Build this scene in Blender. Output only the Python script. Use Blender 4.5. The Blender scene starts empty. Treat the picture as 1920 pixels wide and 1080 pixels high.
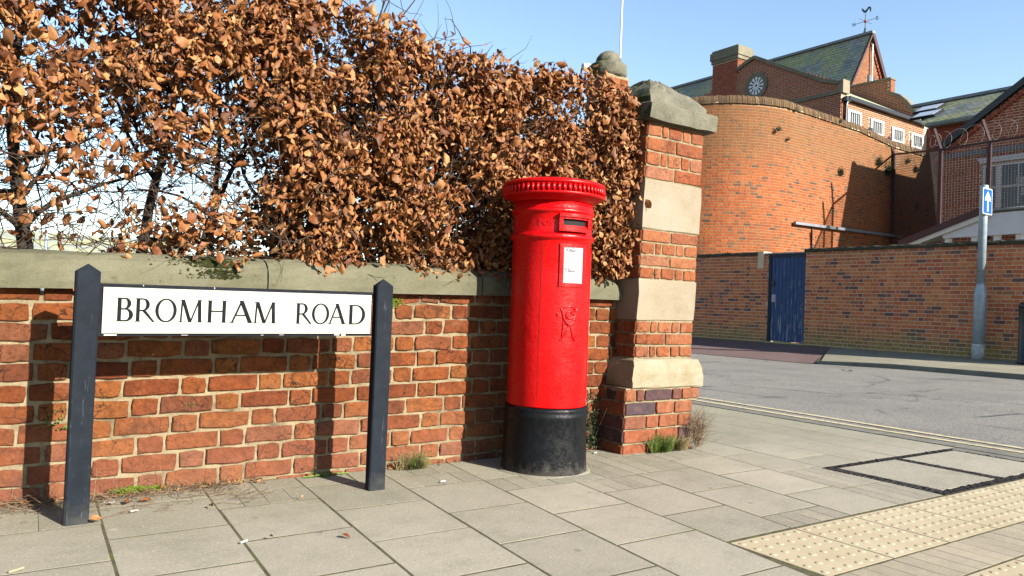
import bpy, math, random
import numpy as np
from mathutils import Vector, Matrix

rnd = random.Random(7)
nrs = np.random.RandomState(11)
SC = bpy.context.scene
COL = SC.collection

# ------------------------------------------------------------------ camera
F_PX, EYE = 1454.0, 0.89
ROLL = math.atan(0.038)
PITCH = math.atan(31 * math.cos(ROLL) / F_PX)
YAW = math.atan(2100 / F_PX)
FW = np.array([math.cos(YAW) * math.cos(PITCH), math.sin(YAW) * math.cos(PITCH), math.sin(PITCH)])
R0 = np.array([math.sin(YAW), -math.cos(YAW), 0.0])
U0 = np.cross(R0, FW)
RT = math.cos(ROLL) * R0 + math.sin(ROLL) * U0
UP = -math.sin(ROLL) * R0 + math.cos(ROLL) * U0
CAMP = np.array([0, 0, EYE])
cam_d = bpy.data.cameras.new('camera')
cam = bpy.data.objects.new('camera', cam_d)
COL.objects.link(cam)
cam_d.sensor_width = 36.0
cam_d.lens = F_PX / 1920 * 36
cam_d.clip_start, cam_d.clip_end = 0.05, 3000
cam.matrix_world = Matrix(((RT[0], UP[0], -FW[0], 0), (RT[1], UP[1], -FW[1], 0),
                           (RT[2], UP[2], -FW[2], EYE), (0, 0, 0, 1)))
SC.camera = cam

# ------------------------------------------------------------------ light
SUN_TO = Vector((0.28, -1.0, 0.50)).normalized()       # towards the sun
EL = math.asin(SUN_TO.z)
w = bpy.data.worlds.new('World')
SC.world = w
w.use_nodes = True
nt = w.node_tree
bg = nt.nodes['Background']
sky = nt.nodes.new('ShaderNodeTexSky')
sky.sky_type = 'NISHITA'
sky.sun_disc = False
sky.sun_elevation = EL
sky.sun_rotation = math.atan2(SUN_TO.x, SUN_TO.y)
sky.air_density, sky.dust_density, sky.ozone_density = 1.0, 0.3, 1.3
nt.links.new(sky.outputs[0], bg.inputs[0])
bg.inputs[1].default_value = 0.08
sd = bpy.data.lights.new('sun', 'SUN')
sd.energy, sd.angle, sd.color = 5.0, math.radians(0.5), (1.0, 0.94, 0.84)
sun = bpy.data.objects.new('sun', sd)
COL.objects.link(sun)
sun.rotation_euler = SUN_TO.to_track_quat('Z', 'Y').to_euler()
sun.location = (0, -5, 12)
vs = SC.view_settings
vs.view_transform, vs.look, vs.gamma, vs.use_curve_mapping = 'Standard', 'None', 1.0, False
vs.exposure = 1.8


# ------------------------------------------------------------------ measuring helpers (a sight line met with a real plane)
def ray(px, py):
    return FW + RT * (px - 960) / F_PX - UP * (py - 540) / F_PX


def onplane(px, py, i, v):
    d = ray(px, py)
    return CAMP + d * (v - CAMP[i]) / d[i]


def PX(px, py, x): return onplane(px, py, 0, x)
def PY(px, py, y): return onplane(px, py, 1, y)
def G(px, py, z=0.0): return onplane(px, py, 2, z)


def interp(x, xs, ys): return float(np.interp(x, xs, ys))


# ------------------------------------------------------------------ materials
class NT:
    def __init__(s, name, rough=0.85, spec=0.3, gain=1.0):
        s.gain = gain * 0.8
        s.m = bpy.data.materials.new(name)
        s.m.use_nodes = True
        s.t = s.m.node_tree
        s.b = s.t.nodes['Principled BSDF']
        s.b.inputs['Roughness'].default_value = rough
        s.b.inputs['Specular IOR Level'].default_value = spec
        s.pos = s.new('ShaderNodeNewGeometry').outputs['Position']

    def new(s, t): return s.t.nodes.new(t)
    def ln(s, a, b): s.t.links.new(a, b)

    def noise(s, scale, detail=4, rough=0.6, vec=None, dist=0.0):
        n = s.new('ShaderNodeTexNoise')
        n.inputs['Scale'].default_value = scale
        n.inputs['Detail'].default_value = detail
        n.inputs['Roughness'].default_value = rough
        n.inputs['Distortion'].default_value = dist
        s.ln(vec or s.pos, n.inputs['Vector'])
        return n.outputs['Fac']

    def vor(s, scale, feature='F1', vec=None):
        n = s.new('ShaderNodeTexVoronoi')
        n.feature = feature
        n.inputs['Scale'].default_value = scale
        s.ln(vec or s.pos, n.inputs['Vector'])
        return n.outputs['Distance']

    def stretch(s, x, y, z):
        n = s.new('ShaderNodeMapping')
        n.inputs['Scale'].default_value = (x, y, z)
        s.ln(s.pos, n.inputs['Vector'])
        return n.outputs[0]

    def ramp(s, fac, stops, interp='LINEAR'):
        r = s.new('ShaderNodeValToRGB')
        r.color_ramp.interpolation = interp
        e = r.color_ramp.elements
        while len(e) < len(stops): e.new(0.5)
        for i, (p, c) in enumerate(stops):
            e[i].position = p
            e[i].color = (*c, 1) if hasattr(c, '__len__') else (c, c, c, 1)
        s.ln(fac, r.inputs[0])
        return r.outputs[0]

    def mix(s, fac, a, b, mode='MIX'):
        n = s.new('ShaderNodeMix')
        n.data_type = 'RGBA'
        n.blend_type = mode
        for k, v in ((0, fac), (6, a), (7, b)):
            if isinstance(v, (int, float)):
                n.inputs[k].default_value = v
            elif isinstance(v, tuple):
                n.inputs[k].default_value = (*v, 1)
            else:
                s.ln(v, n.inputs[k])
        return n.outputs[2]

    def math(s, op, a, b=None, clamp=False):
        n = s.new('ShaderNodeMath')
        n.operation = op
        n.use_clamp = clamp
        for k, v in ((0, a), (1, b)):
            if v is None: continue
            if isinstance(v, (int, float)): n.inputs[k].default_value = v
            else: s.ln(v, n.inputs[k])
        return n.outputs[0]

    def mask(s, fac, lo, hi):
        n = s.new('ShaderNodeMapRange')
        n.inputs[1].default_value, n.inputs[2].default_value = lo, hi
        s.ln(fac, n.inputs[0])
        return n.outputs[0]

    def xyz(s):
        n = s.new('ShaderNodeSeparateXYZ')
        s.ln(s.pos, n.inputs[0])
        return n.outputs

    def rand(s):
        a = s.new('ShaderNodeAttribute')
        a.attribute_name = 'tint'
        o = s.new('ShaderNodeObjectInfo')
        return s.math('FRACT', s.math('ADD', a.outputs['Fac'], o.outputs['Random']))

    def col(s, c):
        if s.gain != 1.0:
            c = tuple(v * s.gain for v in c) if isinstance(c, tuple) else s.mix(1.0, c, (s.gain,) * 3, 'MULTIPLY')
        if isinstance(c, tuple): s.b.inputs['Base Color'].default_value = (*c, 1)
        else: s.ln(c, s.b.inputs['Base Color'])
        return s

    def rough(s, r):
        s.ln(r, s.b.inputs['Roughness'])
        return s

    def bump(s, h, strength=0.5, dist=0.01):
        n = s.new('ShaderNodeBump')
        n.inputs['Strength'].default_value = strength
        n.inputs['Distance'].default_value = dist
        s.ln(h, n.inputs['Height'])
        s.ln(n.outputs[0], s.b.inputs['Normal'])
        return s


def flat(name, c, rough=0.6, spec=0.3, metal=0.0, var=0.25, scale=20, bump=0.15, gain=0.68):
    c = tuple(v * gain for v in c)
    k = NT(name, rough, spec)
    lo = tuple(v * (1 - var) for v in c)
    hi = tuple(min(1, v * (1 + var)) for v in c)
    n = k.noise(scale, 5, 0.65)
    k.col(k.ramp(n, [(0.3, lo), (0.7, hi)]))
    k.b.inputs['Metallic'].default_value = metal
    if bump: k.bump(k.noise(scale * 5, 4), bump, 0.003)
    return k.m


def brick_mat(name, stops, var=0.35, scale=1.0, pits=0.5, pale=0.35, bump=0.8, bdist=0.006, base_grime=None, top_grime=None, moss=None, gain=0.42, low_pale=None, cracks=0):
    k = NT(name, 0.92, 0.15, gain)
    c = k.ramp(k.rand(), stops)
    n1 = k.noise(14 * scale, 5, 0.7)
    c = k.mix(var, c, k.ramp(n1, [(0.25, (0.30, 0.26, 0.26)), (0.5, (1, 1, 1)), (0.75, (1.6, 1.4, 1.25))]), 'MULTIPLY')
    c = k.mix(var, c, k.ramp(k.noise(55 * scale, 5, 0.75, None, 0.5), [(0.30, (0.45, 0.40, 0.40)), (0.52, (1, 1, 1)), (0.72, (1.35, 1.3, 1.25))]), 'MULTIPLY')
    c = k.mix(0.45, c, k.ramp(k.noise(0.55, 5, 0.7), [(0.32, (0.66, 0.62, 0.60)), (0.5, (1, 1, 1)), (0.68, (1.22, 1.16, 1.1))]), 'MULTIPLY')
    if pale:
        n2 = k.noise(7 * scale, 6, 0.75)
        c = k.mix(k.math('MULTIPLY', k.mask(n2, 0.56, 0.72), pale), c, (0.50, 0.31, 0.20))
    if cracks:
        wv = k.new('ShaderNodeTexNoise')
        wv.inputs['Scale'].default_value = 14
        k.ln(k.pos, wv.inputs['Vector'])
        ve = k.vor(13, 'DISTANCE_TO_EDGE', k.mix(0.10, k.pos, wv.outputs['Color']))
        c = k.mix(k.math('MULTIPLY', k.mask(ve, 0.035, 0.012), k.math('MULTIPLY', k.mask(k.noise(4.0, 3), 0.48, 0.56), cracks)), c, (0.03, 0.018, 0.014))
    if pits:
        n3 = k.noise(75 * scale, 3, 0.7)
        c = k.mix(k.math('MULTIPLY', k.mask(n3, 0.60, 0.70), pits), c, (0.035, 0.02, 0.018))
        n4 = k.noise(4.5 * scale, 5, 0.7)
        c = k.mix(k.math('MULTIPLY', k.mask(n4, 0.58, 0.70), pits * 0.8), c, (0.09, 0.035, 0.025))
    z = k.xyz()[2]
    nz = k.noise(1.4, 5, 0.65)
    if low_pale:
        h = k.math('ADD', z, k.math('MULTIPLY', k.noise(3.0, 5, .7), .5))
        c = k.mix(k.math('MULTIPLY', k.mask(h, low_pale[0] + .25, low_pale[0] - .15), low_pale[1]), c, (0.60, 0.27, 0.19))
    if base_grime:
        h = k.math('ADD', z, k.math('MULTIPLY', nz, base_grime[1]))
        c = k.mix(k.math('MULTIPLY', k.mask(h, base_grime[0] + base_grime[1], base_grime[0] - 0.25 + base_grime[1] * 0.5), 0.75), c, base_grime[2])
    if top_grime:
        h = k.math('ADD', z, k.math('MULTIPLY', nz, top_grime[1]))
        c = k.mix(k.math('MULTIPLY', k.mask(h, top_grime[0], top_grime[0] + top_grime[1]), top_grime[3]), c, top_grime[2])
    if moss:
        nm = k.noise(3.0, 5, 0.7)
        c = k.mix(k.math('MULTIPLY', k.mask(nm, 0.62, 0.72), moss), c, (0.10, 0.11, 0.02))
    k.col(c)
    h = k.math('ADD', k.noise(40 * scale, 6, 0.7), k.math('MULTIPLY', k.vor(28 * scale, 'F1'), 0.5))
    return k.bump(h, bump, bdist).m


def stone_mat(name, c0, c1, c2, scale=6, bump=0.5, moss=None, dark=None, lichen=0.0, gain=0.40):
    k = NT(name, 0.9, 0.2, gain)
    n = k.noise(scale, 7, 0.7)
    c = k.ramp(n, [(0.28, c0), (0.5, c1), (0.72, c2)])
    f = k.noise(160, 3, 0.7)
    c = k.mix(0.45, c, k.ramp(f, [(0.3, (0.6, 0.6, 0.6)), (0.6, (1.15, 1.15, 1.15))]), 'MULTIPLY')
    if dark:
        d = k.noise(dark[0], 6, 0.75)
        c = k.mix(k.math('MULTIPLY', k.mask(d, dark[1], dark[1] + 0.08), dark[2]), c, (0.05, 0.048, 0.04))
    if lichen:
        l = k.noise(22, 5, 0.8)
        c = k.mix(k.math('MULTIPLY', k.mask(l, 0.58, 0.66), lichen), c, (0.45, 0.44, 0.36))
    if moss:
        nz = k.new('ShaderNodeSeparateXYZ')
        g = k.new('ShaderNodeNewGeometry')
        k.ln(g.outputs['Normal'], nz.inputs[0])
        m = k.math('ADD', k.math('MULTIPLY', nz.outputs[0], -0.28), k.noise(9, 6, 0.75))
        c = k.mix(k.mask(m, moss, moss + 0.12), c, (0.075, 0.095, 0.018))
    k.col(c)
    h = k.math('ADD', k.noise(45, 6, 0.75), k.math('MULTIPLY', k.noise(9, 4), 1.2))
    return k.bump(h, bump, 0.012).m


NEAR = [(0.0, (0.50, 0.15, 0.038)), (0.2, (0.34, 0.085, 0.026)), (0.4, (0.53, 0.19, 0.05)), (0.6, (0.40, 0.11, 0.032)),
        (0.75, (0.44, 0.17, 0.08)), (0.88, (0.26, 0.07, 0.026)), (1.0, (0.47, 0.13, 0.035))]
M = {}
M['brick'] = brick_mat('old_red_brick', NEAR, 0.62, 1.0, 0.85, 0.35, 1.0, 0.010, gain=.325, low_pale=(.40, .35), cracks=.8)
M['pier_brick'] = brick_mat('orange_pier_brick', [(0.0, (0.56, 0.19, 0.075)), (0.3, (0.46, 0.135, 0.05)), (0.6, (0.60, 0.23, 0.10)), (0.8, (0.42, 0.115, 0.045)), (1.0, (0.56, 0.24, 0.13))], 0.5, 1.1, 0.6, 0.4, 1.0, 0.007, gain=.38, cracks=.6)
M['plinth_brick'] = brick_mat('mixed_plinth_brick', [(0.0, (0.13, 0.085, 0.095)), (0.20, (0.15, 0.085, 0.085)), (0.26, (0.42, 0.13, 0.06)), (0.75, (0.46, 0.17, 0.08)), (0.85, (0.24, 0.10, 0.075)), (1.0, (0.12, 0.08, 0.09))], 0.5, 1.1, 0.5, 0.4, 0.9, 0.006)
M['far_brick'] = brick_mat('brown_boundary_brick', [(0.0, (0.36, 0.10, 0.045)), (0.25, (0.44, 0.15, 0.055)), (0.45, (0.30, 0.075, 0.045)), (0.62, (0.42, 0.125, 0.05)), (0.8, (0.46, 0.18, 0.07)), (0.9, (0.16, 0.07, 0.06)), (1.0, (0.11, 0.06, 0.06))], 0.35, 0.7, 0.3, 0.2, 0.5, 0.004,
                            base_grime=(0.45, 0.5, (0.16, 0.15, 0.05)), top_grime=(2.5, 0.45, (0.10, 0.085, 0.075), 0.7), gain=1.1)
PRISON = [(0.0, (0.64, 0.175, 0.055)), (0.25, (0.56, 0.14, 0.045)), (0.45, (0.66, 0.20, 0.065)), (0.65, (0.48, 0.115, 0.045)), (0.86, (0.54, 0.20, 0.08)), (0.94, (0.24, 0.13, 0.08)), (1.0, (0.16, 0.10, 0.08))]
M['prison_brick'] = brick_mat('orange_prison_brick', PRISON, 0.3, 0.5, 0.15, 0.12, 0.4, 0.004, gain=.46, top_grime=(5.7, 1.0, (0.29, 0.155, 0.065), 0.65), moss=0.4)
M['cope_brick'] = brick_mat('weathered_coping_brick', [(0.0, (0.20, 0.12, 0.07)), (0.35, (0.30, 0.19, 0.09)), (0.7, (0.16, 0.10, 0.07)), (1.0, (0.34, 0.25, 0.13))], 0.4, 0.7, 0.3, 0.2, 0.5, 0.004, moss=0.8)
M['shade_toned_brick'] = brick_mat('shade_toned_red_brick', [(0.0, (0.30, 0.075, 0.045)), (0.3, (0.24, 0.06, 0.04)), (0.6, (0.34, 0.10, 0.055)), (0.85, (0.22, 0.065, 0.045)), (1.0, (0.28, 0.10, 0.06))], 0.3, 0.4, 0.2, 0.15, 0.4, 0.004, gain=.95)  # brick with the tone of faces turned from the sun put into its colour
M['sun_toned_brick'] = brick_mat('sun_toned_orange_brick', [(0.0, (0.46, 0.17, 0.08)), (0.4, (0.40, 0.13, 0.07)), (0.7, (0.50, 0.22, 0.11)), (1.0, (0.30, 0.11, 0.07))], 0.3, 0.4, 0.2, 0.2, 0.4, 0.004)  # sunlit copy of that brick for sun-facing sides, light put into the colour


def mortar_mat(name, c, grime=0.5, gain=.33):
    k = NT(name, 0.95, 0.1, gain)
    a = k.ramp(k.noise(18, 6, 0.75), [(0.3, tuple(v * 0.55 for v in c)), (0.55, c), (0.75, tuple(min(0.75, v * 1.25) for v in c))])
    a = k.mix(k.math('MULTIPLY', k.mask(k.noise(5, 5, 0.7), 0.54, 0.66), grime), a, (0.12, 0.10, 0.075))
    k.col(a)
    return k.bump(k.noise(120, 5, 0.75), 0.8, 0.006).m


M['mortar'] = mortar_mat('sandy_mortar', (0.70, 0.55, 0.33), 0.6)
M['far_mortar'] = mortar_mat('buff_mortar', (0.98, 0.76, 0.50), 0.2, .58)
M['prison_mortar'] = mortar_mat('pale_mortar', (0.86, 0.55, 0.31), 0.15)
M['coping'] = stone_mat('green_grey_stone', (0.24, 0.23, 0.135), (0.35, 0.33, 0.205), (0.42, 0.39, 0.26), 3.2, 0.35, dark=(11, 0.60, 0.6), gain=.31)
M['pale_stone'] = stone_mat('cream_stone', (0.50, 0.40, 0.27), (0.62, 0.51, 0.36), (0.68, 0.58, 0.44), 3.0, 0.25, gain=.35)
M['base_stone'] = stone_mat('cream_plinth_stone', (0.42, 0.34, 0.18), (0.58, 0.49, 0.33), (0.66, 0.58, 0.44), 5.0, 0.4, dark=(9, 0.62, 0.5))
M['cap_stone'] = stone_mat('lichened_stone', (0.17, 0.16, 0.12), (0.30, 0.28, 0.20), (0.40, 0.38, 0.29), 7.0, 0.9, moss=0.66, dark=(11, 0.60, 0.7), lichen=0.5)
M['trim_stone'] = stone_mat('weathered_trim_stone', (0.22, 0.20, 0.14), (0.30, 0.27, 0.19), (0.36, 0.33, 0.24), 2.0, 0.4, dark=(3, 0.6, 0.5), gain=.55)
M['far_cope'] = stone_mat('mossy_wall_cap', (0.07, 0.065, 0.045), (0.12, 0.11, 0.07), (0.20, 0.18, 0.11), 5.0, 0.9, dark=(6, 0.58, 0.6))


def slab_mat(name, c, speck=0.8, warm=(1, 1, 1)):
    k = NT(name, 0.9, 0.2, 0.63)
    r = k.rand()
    base = k.ramp(r, [(0.0, tuple(v * 0.88 for v in c)), (0.5, c), (1.0, tuple(v * 1.12 for v in c))])
    base = k.mix(0.6, base, k.ramp(k.noise(2.6, 7, 0.78), [(0.3, (0.62, 0.62, 0.53)), (0.5, (1, 0.98, 0.93)), (0.7, (1.14, 1.10, 1.03))]), 'MULTIPLY')
    y = k.xyz()[1]
    gr = k.math('ADD', y, k.math('MULTIPLY', k.noise(1.7, 5), 1.4))
    base = k.mix(k.math('MULTIPLY', k.mask(gr, 3.35, 4.5), 0.45), base, (0.22, 0.21, 0.12))
    base = k.mix(k.math('MULTIPLY', k.mask(k.noise(95, 2, 0.5), 0.60, 0.68), speck * 0.7), base, (0.72, 0.66, 0.58))
    base = k.mix(k.math('MULTIPLY', k.mask(k.noise(130, 2, 0.5), 0.60, 0.68), speck * 0.6), base, (0.12, 0.115, 0.10))
    base = k.mix(k.math('MULTIPLY', k.mask(k.vor(4.5), 0.075, 0.055), 0.45), base, (0.14, 0.135, 0.12))
    base = k.mix(k.math('MULTIPLY', k.mask(k.vor(2.9), 0.045, 0.03), 0.5), base, (0.62, 0.60, 0.54))
    base = k.mix(k.math('MULTIPLY', k.mask(k.noise(9, 6, 0.8), 0.56, 0.68), 0.4), base, (0.24, 0.225, 0.17))
    base = k.mix(k.math('MULTIPLY', k.mask(k.noise(1.1, 6, 0.8), 0.60, 0.72), 0.35), base, (0.16, 0.15, 0.12))
    k.col(base)
    return k.bump(k.math('ADD', k.noise(190, 4, 0.7), k.math('MULTIPLY', k.noise(7, 3), 2.0)), 0.5, 0.004).m


M['slab'] = slab_mat('concrete_slab', (0.445, 0.41, 0.33))
M['sett'] = slab_mat('concrete_block', (0.40, 0.365, 0.29), 1.0)
M['pale_sett'] = slab_mat('buff_block', (0.46, 0.40, 0.30), 0.5)
k = NT('cream_tactile', 0.8, 0.25, 0.55)
c = k.ramp(k.noise(4, 6, 0.7), [(0.3, (0.60, 0.49, 0.31)), (0.6, (0.71, 0.60, 0.40)), (0.75, (0.75, 0.64, 0.44))])
c = k.mix(k.math('MULTIPLY', k.mask(k.noise(60, 4, 0.7), 0.60, 0.72), 0.4), c, (0.36, 0.30, 0.20))
M['tactile'] = k.col(c).bump(k.noise(250, 3), 0.2, 0.002).m
k = NT('sandy_joint', 0.95, 0.1)
c = k.ramp(k.noise(14, 6, 0.7), [(0.35, (0.06, 0.052, 0.035)), (0.55, (0.11, 0.10, 0.06)), (0.62, (0.09, 0.115, 0.02)), (0.8, (0.15, 0.17, 0.03))])
M['joint'] = k.col(c).bump(k.noise(150, 5), 0.8, 0.01).m
k = NT('worn_asphalt', 0.85, 0.2, 0.74)
c = k.ramp(k.math('ADD', k.math('MULTIPLY', k.noise(190, 3, 0.7), .5), k.math('MULTIPLY', k.noise(48, 4, 0.8), .5)), [(0.38, (0.06, 0.06, 0.06)), (0.5, (0.22, 0.22, 0.215)), (0.60, (0.42, 0.415, 0.40))])
c = k.mix(0.7, c, k.ramp(k.noise(0.7, 6, 0.75), [(0.3, (0.72, 0.72, 0.74)), (0.6, (1.1, 1.1, 1.08))]), 'MULTIPLY')
v = k.vor(0.55, 'DISTANCE_TO_EDGE', k.mix(0.25, k.pos, k.new('ShaderNodeTexNoise').outputs['Color']))
c = k.mix(k.math('MULTIPLY', k.mask(v, 0.011, 0.002), k.mask(k.noise(0.8, 3), 0.45, 0.6)), c, (0.045, 0.045, 0.045))
patch = k.noise(1.0, 6, 0.8, k.stretch(0.35, 0.9, 1))
c = k.mix(k.math('MULTIPLY', k.mask(patch, 0.57, 0.66), 0.75), c, (0.08, 0.078, 0.075))
c = k.mix(1.0, c, (1.08, 1.02, 0.93), 'MULTIPLY')
M['asphalt'] = k.col(c).bump(k.noise(210, 3, 0.7), 0.6, 0.008).m
k = NT('red_tarmac', 0.9, 0.2, 0.7)
c = k.ramp(k.noise(120, 3, 0.7), [(0.3, (0.12, 0.075, 0.07)), (0.6, (0.22, 0.15, 0.14)), (0.75, (0.30, 0.23, 0.21))])
c = k.mix(0.5, c, k.ramp(k.noise(1.2, 5, 0.7), [(0.3, (0.75, 0.72, 0.72)), (0.65, (1.1, 1.08, 1.05))]), 'MULTIPLY')
M['red_tarmac'] = k.col(c).bump(k.noise(160, 3), 0.5, 0.006).m
k = NT('worn_yellow_paint', 0.8, 0.25, 0.68)
c = k.mix(k.mask(k.noise(26, 6, 0.8), 0.36, 0.50), (0.20, 0.19, 0.17), k.ramp(k.noise(3, 4), [(0.3, (0.66, 0.55, 0.30)), (0.7, (0.72, 0.62, 0.42))]))
M['yellow'] = k.col(c).bump(k.noise(200, 3), 0.3, 0.003).m
M['kerb'] = stone_mat('concrete_kerb', (0.26, 0.25, 0.21), (0.36, 0.34, 0.28), (0.44, 0.42, 0.35), 5, 0.4, dark=(4, 0.62, 0.4))
M['earth'] = flat('ground_soil', (0.16, 0.14, 0.10), 0.95, 0.1, var=0.4, scale=3)

k = NT('red_gloss_paint', 0.34, 0.2, 0.72)
c = k.ramp(k.noise(3, 5, 0.6), [(0.3, (0.58, 0.002, 0.003)), (0.7, (0.68, 0.003, 0.004))])
c = k.mix(k.math('MULTIPLY', k.mask(k.noise(38, 5, 0.75), 0.65, 0.71), 0.6), c, (0.14, 0.010, 0.010))
z = k.xyz()[2]
c = k.mix(k.math('MULTIPLY', k.mask(k.noise(14, 6, 0.75, k.stretch(2.2, 2.2, 0.25)), 0.55, 0.75), 0.4), c, (0.34, 0.006, 0.006))
c = k.mix(k.math('MULTIPLY', k.mask(k.noise(170, 3), 0.70, 0.74), 0.3), c, (0.7, 0.30, 0.26))
k.rough(k.ramp(k.noise(9, 5, 0.7), [(0.3, 0.2), (0.7, 0.42)]))
M['red'] = k.col(c).bump(k.math('ADD', k.noise(55, 4, 0.6), k.math('MULTIPLY', k.noise(12, 3), 2.0)), 0.36, 0.005).m
k = NT('black_base_paint', 0.4, 0.16, 0.3)
z = k.xyz()[2]
dz = k.math('ADD', z, k.math('MULTIPLY', k.noise(16, 6, 0.75), 0.35))
c = k.mix(k.math('MULTIPLY', k.mask(dz, 0.24, 0.14), 0.8), (0.012, 0.014, 0.018), (0.22, 0.20, 0.16))
c = k.mix(k.math('MULTIPLY', k.mask(k.noise(30, 5, 0.8), 0.66, 0.72), 0.3), c, (0.13, 0.12, 0.10))
k.rough(k.ramp(k.noise(30, 5, 0.7), [(0.35, 0.22), (0.65, 0.65)]))
M['black'] = k.col(c).bump(k.math('ADD', k.math('MULTIPLY', k.vor(120), .4), k.noise(60, 5, 0.7)), 0.3, 0.005).m
k = NT('black_post_paint', 0.8, 0.08, 0.36)
c = k.ramp(k.noise(12, 6, 0.7), [(0.3, (0.020, 0.027, 0.038)), (0.7, (0.036, 0.046, 0.062))])
c = k.mix(k.math('MULTIPLY', k.mask(k.noise(60, 5, 0.75, k.stretch(1, 1, 0.15)), 0.60, 0.72), 0.5), c, (0.26, 0.29, 0.32))
c = k.mix(k.math('MULTIPLY', k.mask(k.math('ADD', k.xyz()[2], k.math('MULTIPLY', k.noise(20, 5), .25)), 0.22, 0.06), .5), c, (0.22, 0.21, 0.18))
M['post'] = k.col(c).bump(k.noise(80, 5, 0.7, k.stretch(1, 1, 0.2)), 0.35, 0.004).m
M['edge_black'] = flat('sign_edge_black', (0.018, 0.02, 0.026), 0.9, 0.05)
k = NT('sign_white_enamel', 0.6, 0.12, 0.50)
c = k.ramp(k.noise(3, 5), [(0.3, (0.72, 0.69, 0.57)), (0.7, (0.78, 0.76, 0.65))])
c = k.mix(k.math('MULTIPLY', k.mask(k.noise(9, 6, .8, k.stretch(3, 1, .4)), 0.60, 0.75), .22), c, (0.50, 0.47, 0.36))
M['white_sign'] = k.col(c).m
M['letter'] = flat('sign_letter_black', (0.014, 0.017, 0.02), 0.95, 0.03, bump=0)
M['chip'] = flat('chipped_white', (0.7, 0.7, 0.66), 0.7)
M['paper'] = flat('notice_paper', (0.70, 0.72, 0.72), 0.8, .1, var=0.12, scale=9, bump=0, gain=.46)
M['print'] = flat('notice_print', (0.10, 0.10, 0.11), 0.9, .05, bump=0)
M['dark_hole'] = flat('slot_shadow_iron', (0.01, 0.008, 0.008), 0.8, bump=0)

k = NT('copper_beech_leaf', 0.6, 0.3, 0.54)
c = k.ramp(k.rand(), [(0.0, (0.21, 0.075, 0.026)), (0.13, (0.44, 0.20, 0.078)), (0.26, (0.10, 0.035, 0.017)), (0.38, (0.54, 0.29, 0.13)), (0.5, (0.26, 0.095, 0.034)), (0.62, (0.68, 0.43, 0.23)), (0.74, (0.15, 0.05, 0.021)), (0.86, (0.38, 0.155, 0.055)), (1.0, (0.58, 0.34, 0.17))])
c = k.mix(1.0, c, (1.15, 0.97, 0.70), 'MULTIPLY')
c = k.mix(0.5, c, k.ramp(k.noise(60, 4, 0.7), [(0.3, (0.6, 0.55, 0.5)), (0.65, (1.15, 1.12, 1.1))]), 'MULTIPLY')
k.col(c)
tr = k.new('ShaderNodeBsdfTranslucent')
k.ln(k.mix(1.0, c, (0.46, 0.28, 0.15), 'MULTIPLY'), tr.inputs[0])
ms = k.new('ShaderNodeMixShader')
ms.inputs[0].default_value = 0.16
k.ln(k.b.outputs[0], ms.inputs[1])
k.ln(tr.outputs[0], ms.inputs[2])
k.ln(ms.outputs[0], k.t.nodes['Material Output'].inputs[0])
k.bump(k.noise(110, 3), 0.3, 0.004)
M['leaf'] = k.m
M['bark'] = flat('dark_bark', (0.045, 0.036, 0.028), 0.9, 0.15, var=0.5, scale=40, bump=0.6)
M['twig'] = flat('brown_twig', (0.075, 0.048, 0.032), 0.85, 0.15, var=0.4, scale=40, bump=0)
M['dry_twig'] = flat('dry_pale_twig', (0.21, 0.14, 0.085), 0.85, 0.15, var=0.4, scale=40, bump=0)
k = NT('green_weed', 0.7, 0.25)
M['weed'] = k.col(k.ramp(k.noise(30, 3), [(0.3, (0.04, 0.075, 0.012)), (0.7, (0.13, 0.19, 0.03))])).m
M['ivy'] = flat('dark_ivy', (0.035, 0.06, 0.016), 0.45, 0.45, var=0.5, scale=30, bump=0)
M['dry_grass'] = flat('dry_grass', (0.25, 0.20, 0.09), 0.85, 0.15, var=0.4, scale=30, bump=0)
M['moss'] = flat('bright_moss', (0.11, 0.16, 0.012), 0.95, 0.1, var=0.5, scale=60, bump=0.8)
M['dark_moss'] = flat('dark_moss', (0.032, 0.036, 0.010), 0.95, 0.1, var=0.6, scale=60, bump=0.8)
k = NT('peeling_blue_paint', 0.55, 0.3, 1.0)
c = k.ramp(k.noise(5, 5, 0.7, k.stretch(1, 3, 0.5)), [(0.3, (0.004, 0.022, 0.085)), (0.7, (0.010, 0.050, 0.15))])
zz = k.xyz()[2]
pn = k.math('ADD', k.noise(7, 6, 0.8, k.stretch(1, 1.9, 0.3)), k.math('MULTIPLY', zz, -0.05))
c = k.mix(k.math('MULTIPLY', k.mask(pn, 0.49, 0.57), 0.7), c, (0.26, 0.27, 0.24))
M['blue'] = k.col(c).bump(k.noise(60, 4, 0.7, k.stretch(1, 1, 0.1)), 0.3, 0.004).m
M['blue_frame'] = flat('dark_blue_frame', (0.008, 0.015, 0.04), 0.6)
M['galv'] = flat('galvanised_steel', (0.36, 0.44, 0.50), 0.5, 0.4, 0.25, var=0.2, scale=9)
M['rust_steel'] = flat('dark_rusty_steel', (0.075, 0.035, 0.035), 0.7, 0.3, var=0.4)
M['dark_steel'] = flat('dark_steel', (0.028, 0.025, 0.024), 0.8, 0.15, 0.0, var=0.5, scale=50)
M['wire'] = flat('grey_wire', (0.16, 0.14, 0.13), 0.5, 0.4, 0.5, bump=0)
M['mesh_wire'] = flat('weathered_mesh_wire', (0.11, 0.085, 0.08), 0.6, 0.3, 0.2, bump=0)
M['razor'] = flat('razor_wire_steel', (0.34, 0.31, 0.28), 0.45, 0.4, 0.4, bump=0)
M['sign_blue'] = flat('traffic_blue', (0.004, 0.13, 0.60), 0.7, 0.1, var=0.05, bump=0, gain=.5)
M['white'] = flat('white_paint', (0.74, 0.74, 0.72), 0.55, 0.35, var=0.06, scale=4, bump=0.05)
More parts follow.
